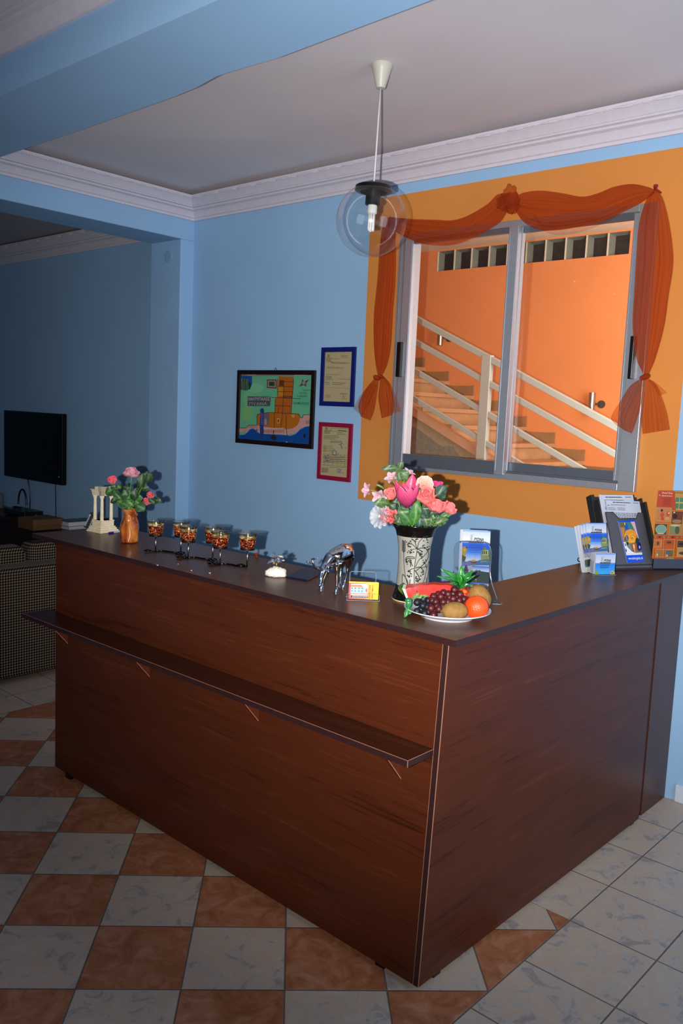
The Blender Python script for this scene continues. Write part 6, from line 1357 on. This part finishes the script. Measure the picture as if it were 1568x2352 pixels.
# coiled cord left of the stand
p_ = P(1330, 1293, 'z', CT); cd = thing('coiled_cord', 'black coiled cord with plug lying left of the black stand', 'cord', p_, RZ2)
g = G(); g.tube([(.010*math.cos(k*.6)+.0016*k, .006+.0008*k, .011+.009*math.sin(k*.6)) for k in range(30)], .0022, seg=6); g.obj('coil', BLACK, cd, smooth=True)
g = G(); g.tube([(.045, .03, .012), (.09, .06, .05), (.11, .09, .09)], [.006, .012, .014], seg=10); g.obj('plug', BLACK, cd, smooth=True)
# hotel poster on a grey acrylic foot
RP = RH+R(12); pxp = Vector((math.cos(RP), math.sin(RP), 0)); pyp = Vector((-math.sin(RP), math.cos(RP), 0)); p_ = P(1514, 1308, 'z', CT); PW = .175
po = thing('poster_stand', 'orange hotel photo poster on smoky acrylic stand by the wall at right', 'poster', p_+pxp*(PW/2-.040), RP)
g = G(); g.bb(-PW/2+.008, PW/2, -.012, .04, 0, .006); g.bb(-PW/2+.008, PW/2, .0, .003, .006, .30); g.obj('acrylic_panel', thin_clear('smoky_acrylic', tint=(.5, .52, .56), gloss=.7, opac=.08), po)
g = G(); g.bb(-PW/2+.008, PW/2, -.006, -.002, .002, .046); g.obj('base_block', mat('smoky_base', '#3c4250', rough=.2, noise=.1, nscale=12), po, bevel=.002)
a = Art(PW, .268, [(285, 285), (1245, 262), (1245, 1950), (262, 1950)]); a.bg('#c4641c')
A_ = lambda p, c: a.poly(p, c)
A_([(300, 285), (690, 292), (745, 740), (280, 680)], '#b84420'); A_([(690, 280), (1245, 262), (1245, 420), (700, 420)], '#c08a3c'); A_([(690, 300), (1245, 290), (1245, 320), (700, 330)], '#8a6a30')
A_([(702, 420), (1245, 425), (1245, 735), (748, 720)], '#c8a850')
for y0, y1 in ((425, 535), (565, 700)):
    for x in range(715, 1240, 105): a.rect(x, y0, x+90, y1, '#4c7a58', x == 715); a.line([(x+46, y0), (x+46, y1)], 8, '#b8b070', False)
a.text('Hotel Dias', 385, 350, 60, '#f4d8c8', wid=255, shear=.1); a.text('Apartment', 375, 416, 58, '#f0c8a8', wid=262, shear=.2); a.line([(315, 385), (350, 400)], 10, '#f6e4dc')
a.lines(430, 630, 440, 650, 12, '#8c3420', .1, .4, 3)
def ph(x0, y0, x1, y1, bgc, parts): 
    a.rect(x0-8, y0-8, x1+8, y1+8, '#c8a068'); a.rect(x0, y0, x1, y1, bgc)
    for kx, ky, rx, ry, c in parts: a.disc(x0+(x1-x0)*kx, y0+(y1-y0)*ky, (x1-x0)*rx, (y1-y0)*ry, c, 12)
ph(290, 690, 630, 1010, '#b87840', [(.35, .2, .08, .1, '#2c1c14'), (.4, .55, .14, .22, '#c84428'), (.8, .45, .12, .2, '#c84428'), (.85, .38, .05, .06, '#f0c4b0'), (.45, .85, .12, .12, '#d03c24'), (.75, .8, .2, .12, '#c49450')])
ph(650, 760, 920, 1070, '#6a3c24', [(.2, .1, .07, .06, '#f4c880'), (.3, .4, .22, .2, '#3c1c14'), (.5, .8, .45, .15, '#9a7050'), (.7, .4, .15, .2, '#7a3020')])
ph(265, 1080, 560, 1345, '#5c3a24', [(.52, .5, .46, .44, '#8aa078'), (.52, .5, .36, .32, '#6f9a84'), (.5, .9, .3, .05, '#c8b088')])
ph(610, 1095, 890, 1350, '#8a7a44', [(.4, .4, .12, .3, '#5c8a6c'), (.7, .5, .2, .4, '#5a5030'), (.5, .08, .45, .05, '#d8c890')])
ph(920, 960, 1240, 1350, '#a87038', [(.3, .3, .1, .1, '#f4d898'), (.5, .7, .4, .2, '#5a3820')])
a.rect(262, 1355, 1245, 1440, '#b83c1c'); 
for k in range(9): a.disc(290+k*105, 1400, 30, 26, '#6a8a34' if k % 3 != 1 else '#7a2018')
ph(275, 1480, 420, 1640, '#b0622c', [(.6, .5, .2, .3, '#6a3018')]); ph(500, 1460, 750, 1700, '#a8501c', [(.5, .3, .25, .12, '#5c3018'), (.5, .75, .5, .22, '#c05020')])
for y in range(1470, 1670, 26): a.disc(447, y, 8, 8, '#f0a050', 8)
ph(820, 1480, 1240, 1650, '#5a3a20', [(.3, .5, .2, .2, '#2a1c14'), (.7, .6, .2, .2, '#8a5030')]); ph(320, 1710, 500, 1900, '#9a6830', [(.2, .7, .1, .2, '#c8b890')]); ph(550, 1725, 740, 1890, '#7a5030', [(.3, .3, .2, .25, '#3c6470'), (.8, .35, .15, .25, '#4c7030'), (.2, .8, .15, .18, '#a8a890')]); ph(830, 1670, 1240, 1880, '#a88a50', [(.4, .6, .3, .2, '#5a3018')])
a.rect(262, 1920, 1245, 1950, '#a83c1c'); a.rect(580, 1925, 760, 1950, '#6a9a3c')
o = a.obj('poster', po, ink('glossy_print', rough=.25)); o.location = (-PW/2, -.004, .044)
g = G(); g.bb(-PW/2+.04, PW/2, -.003, .0, .306, .3125); g.obj('poster_backing', mat('brown_poster_backing', '#8a5a30'), po)
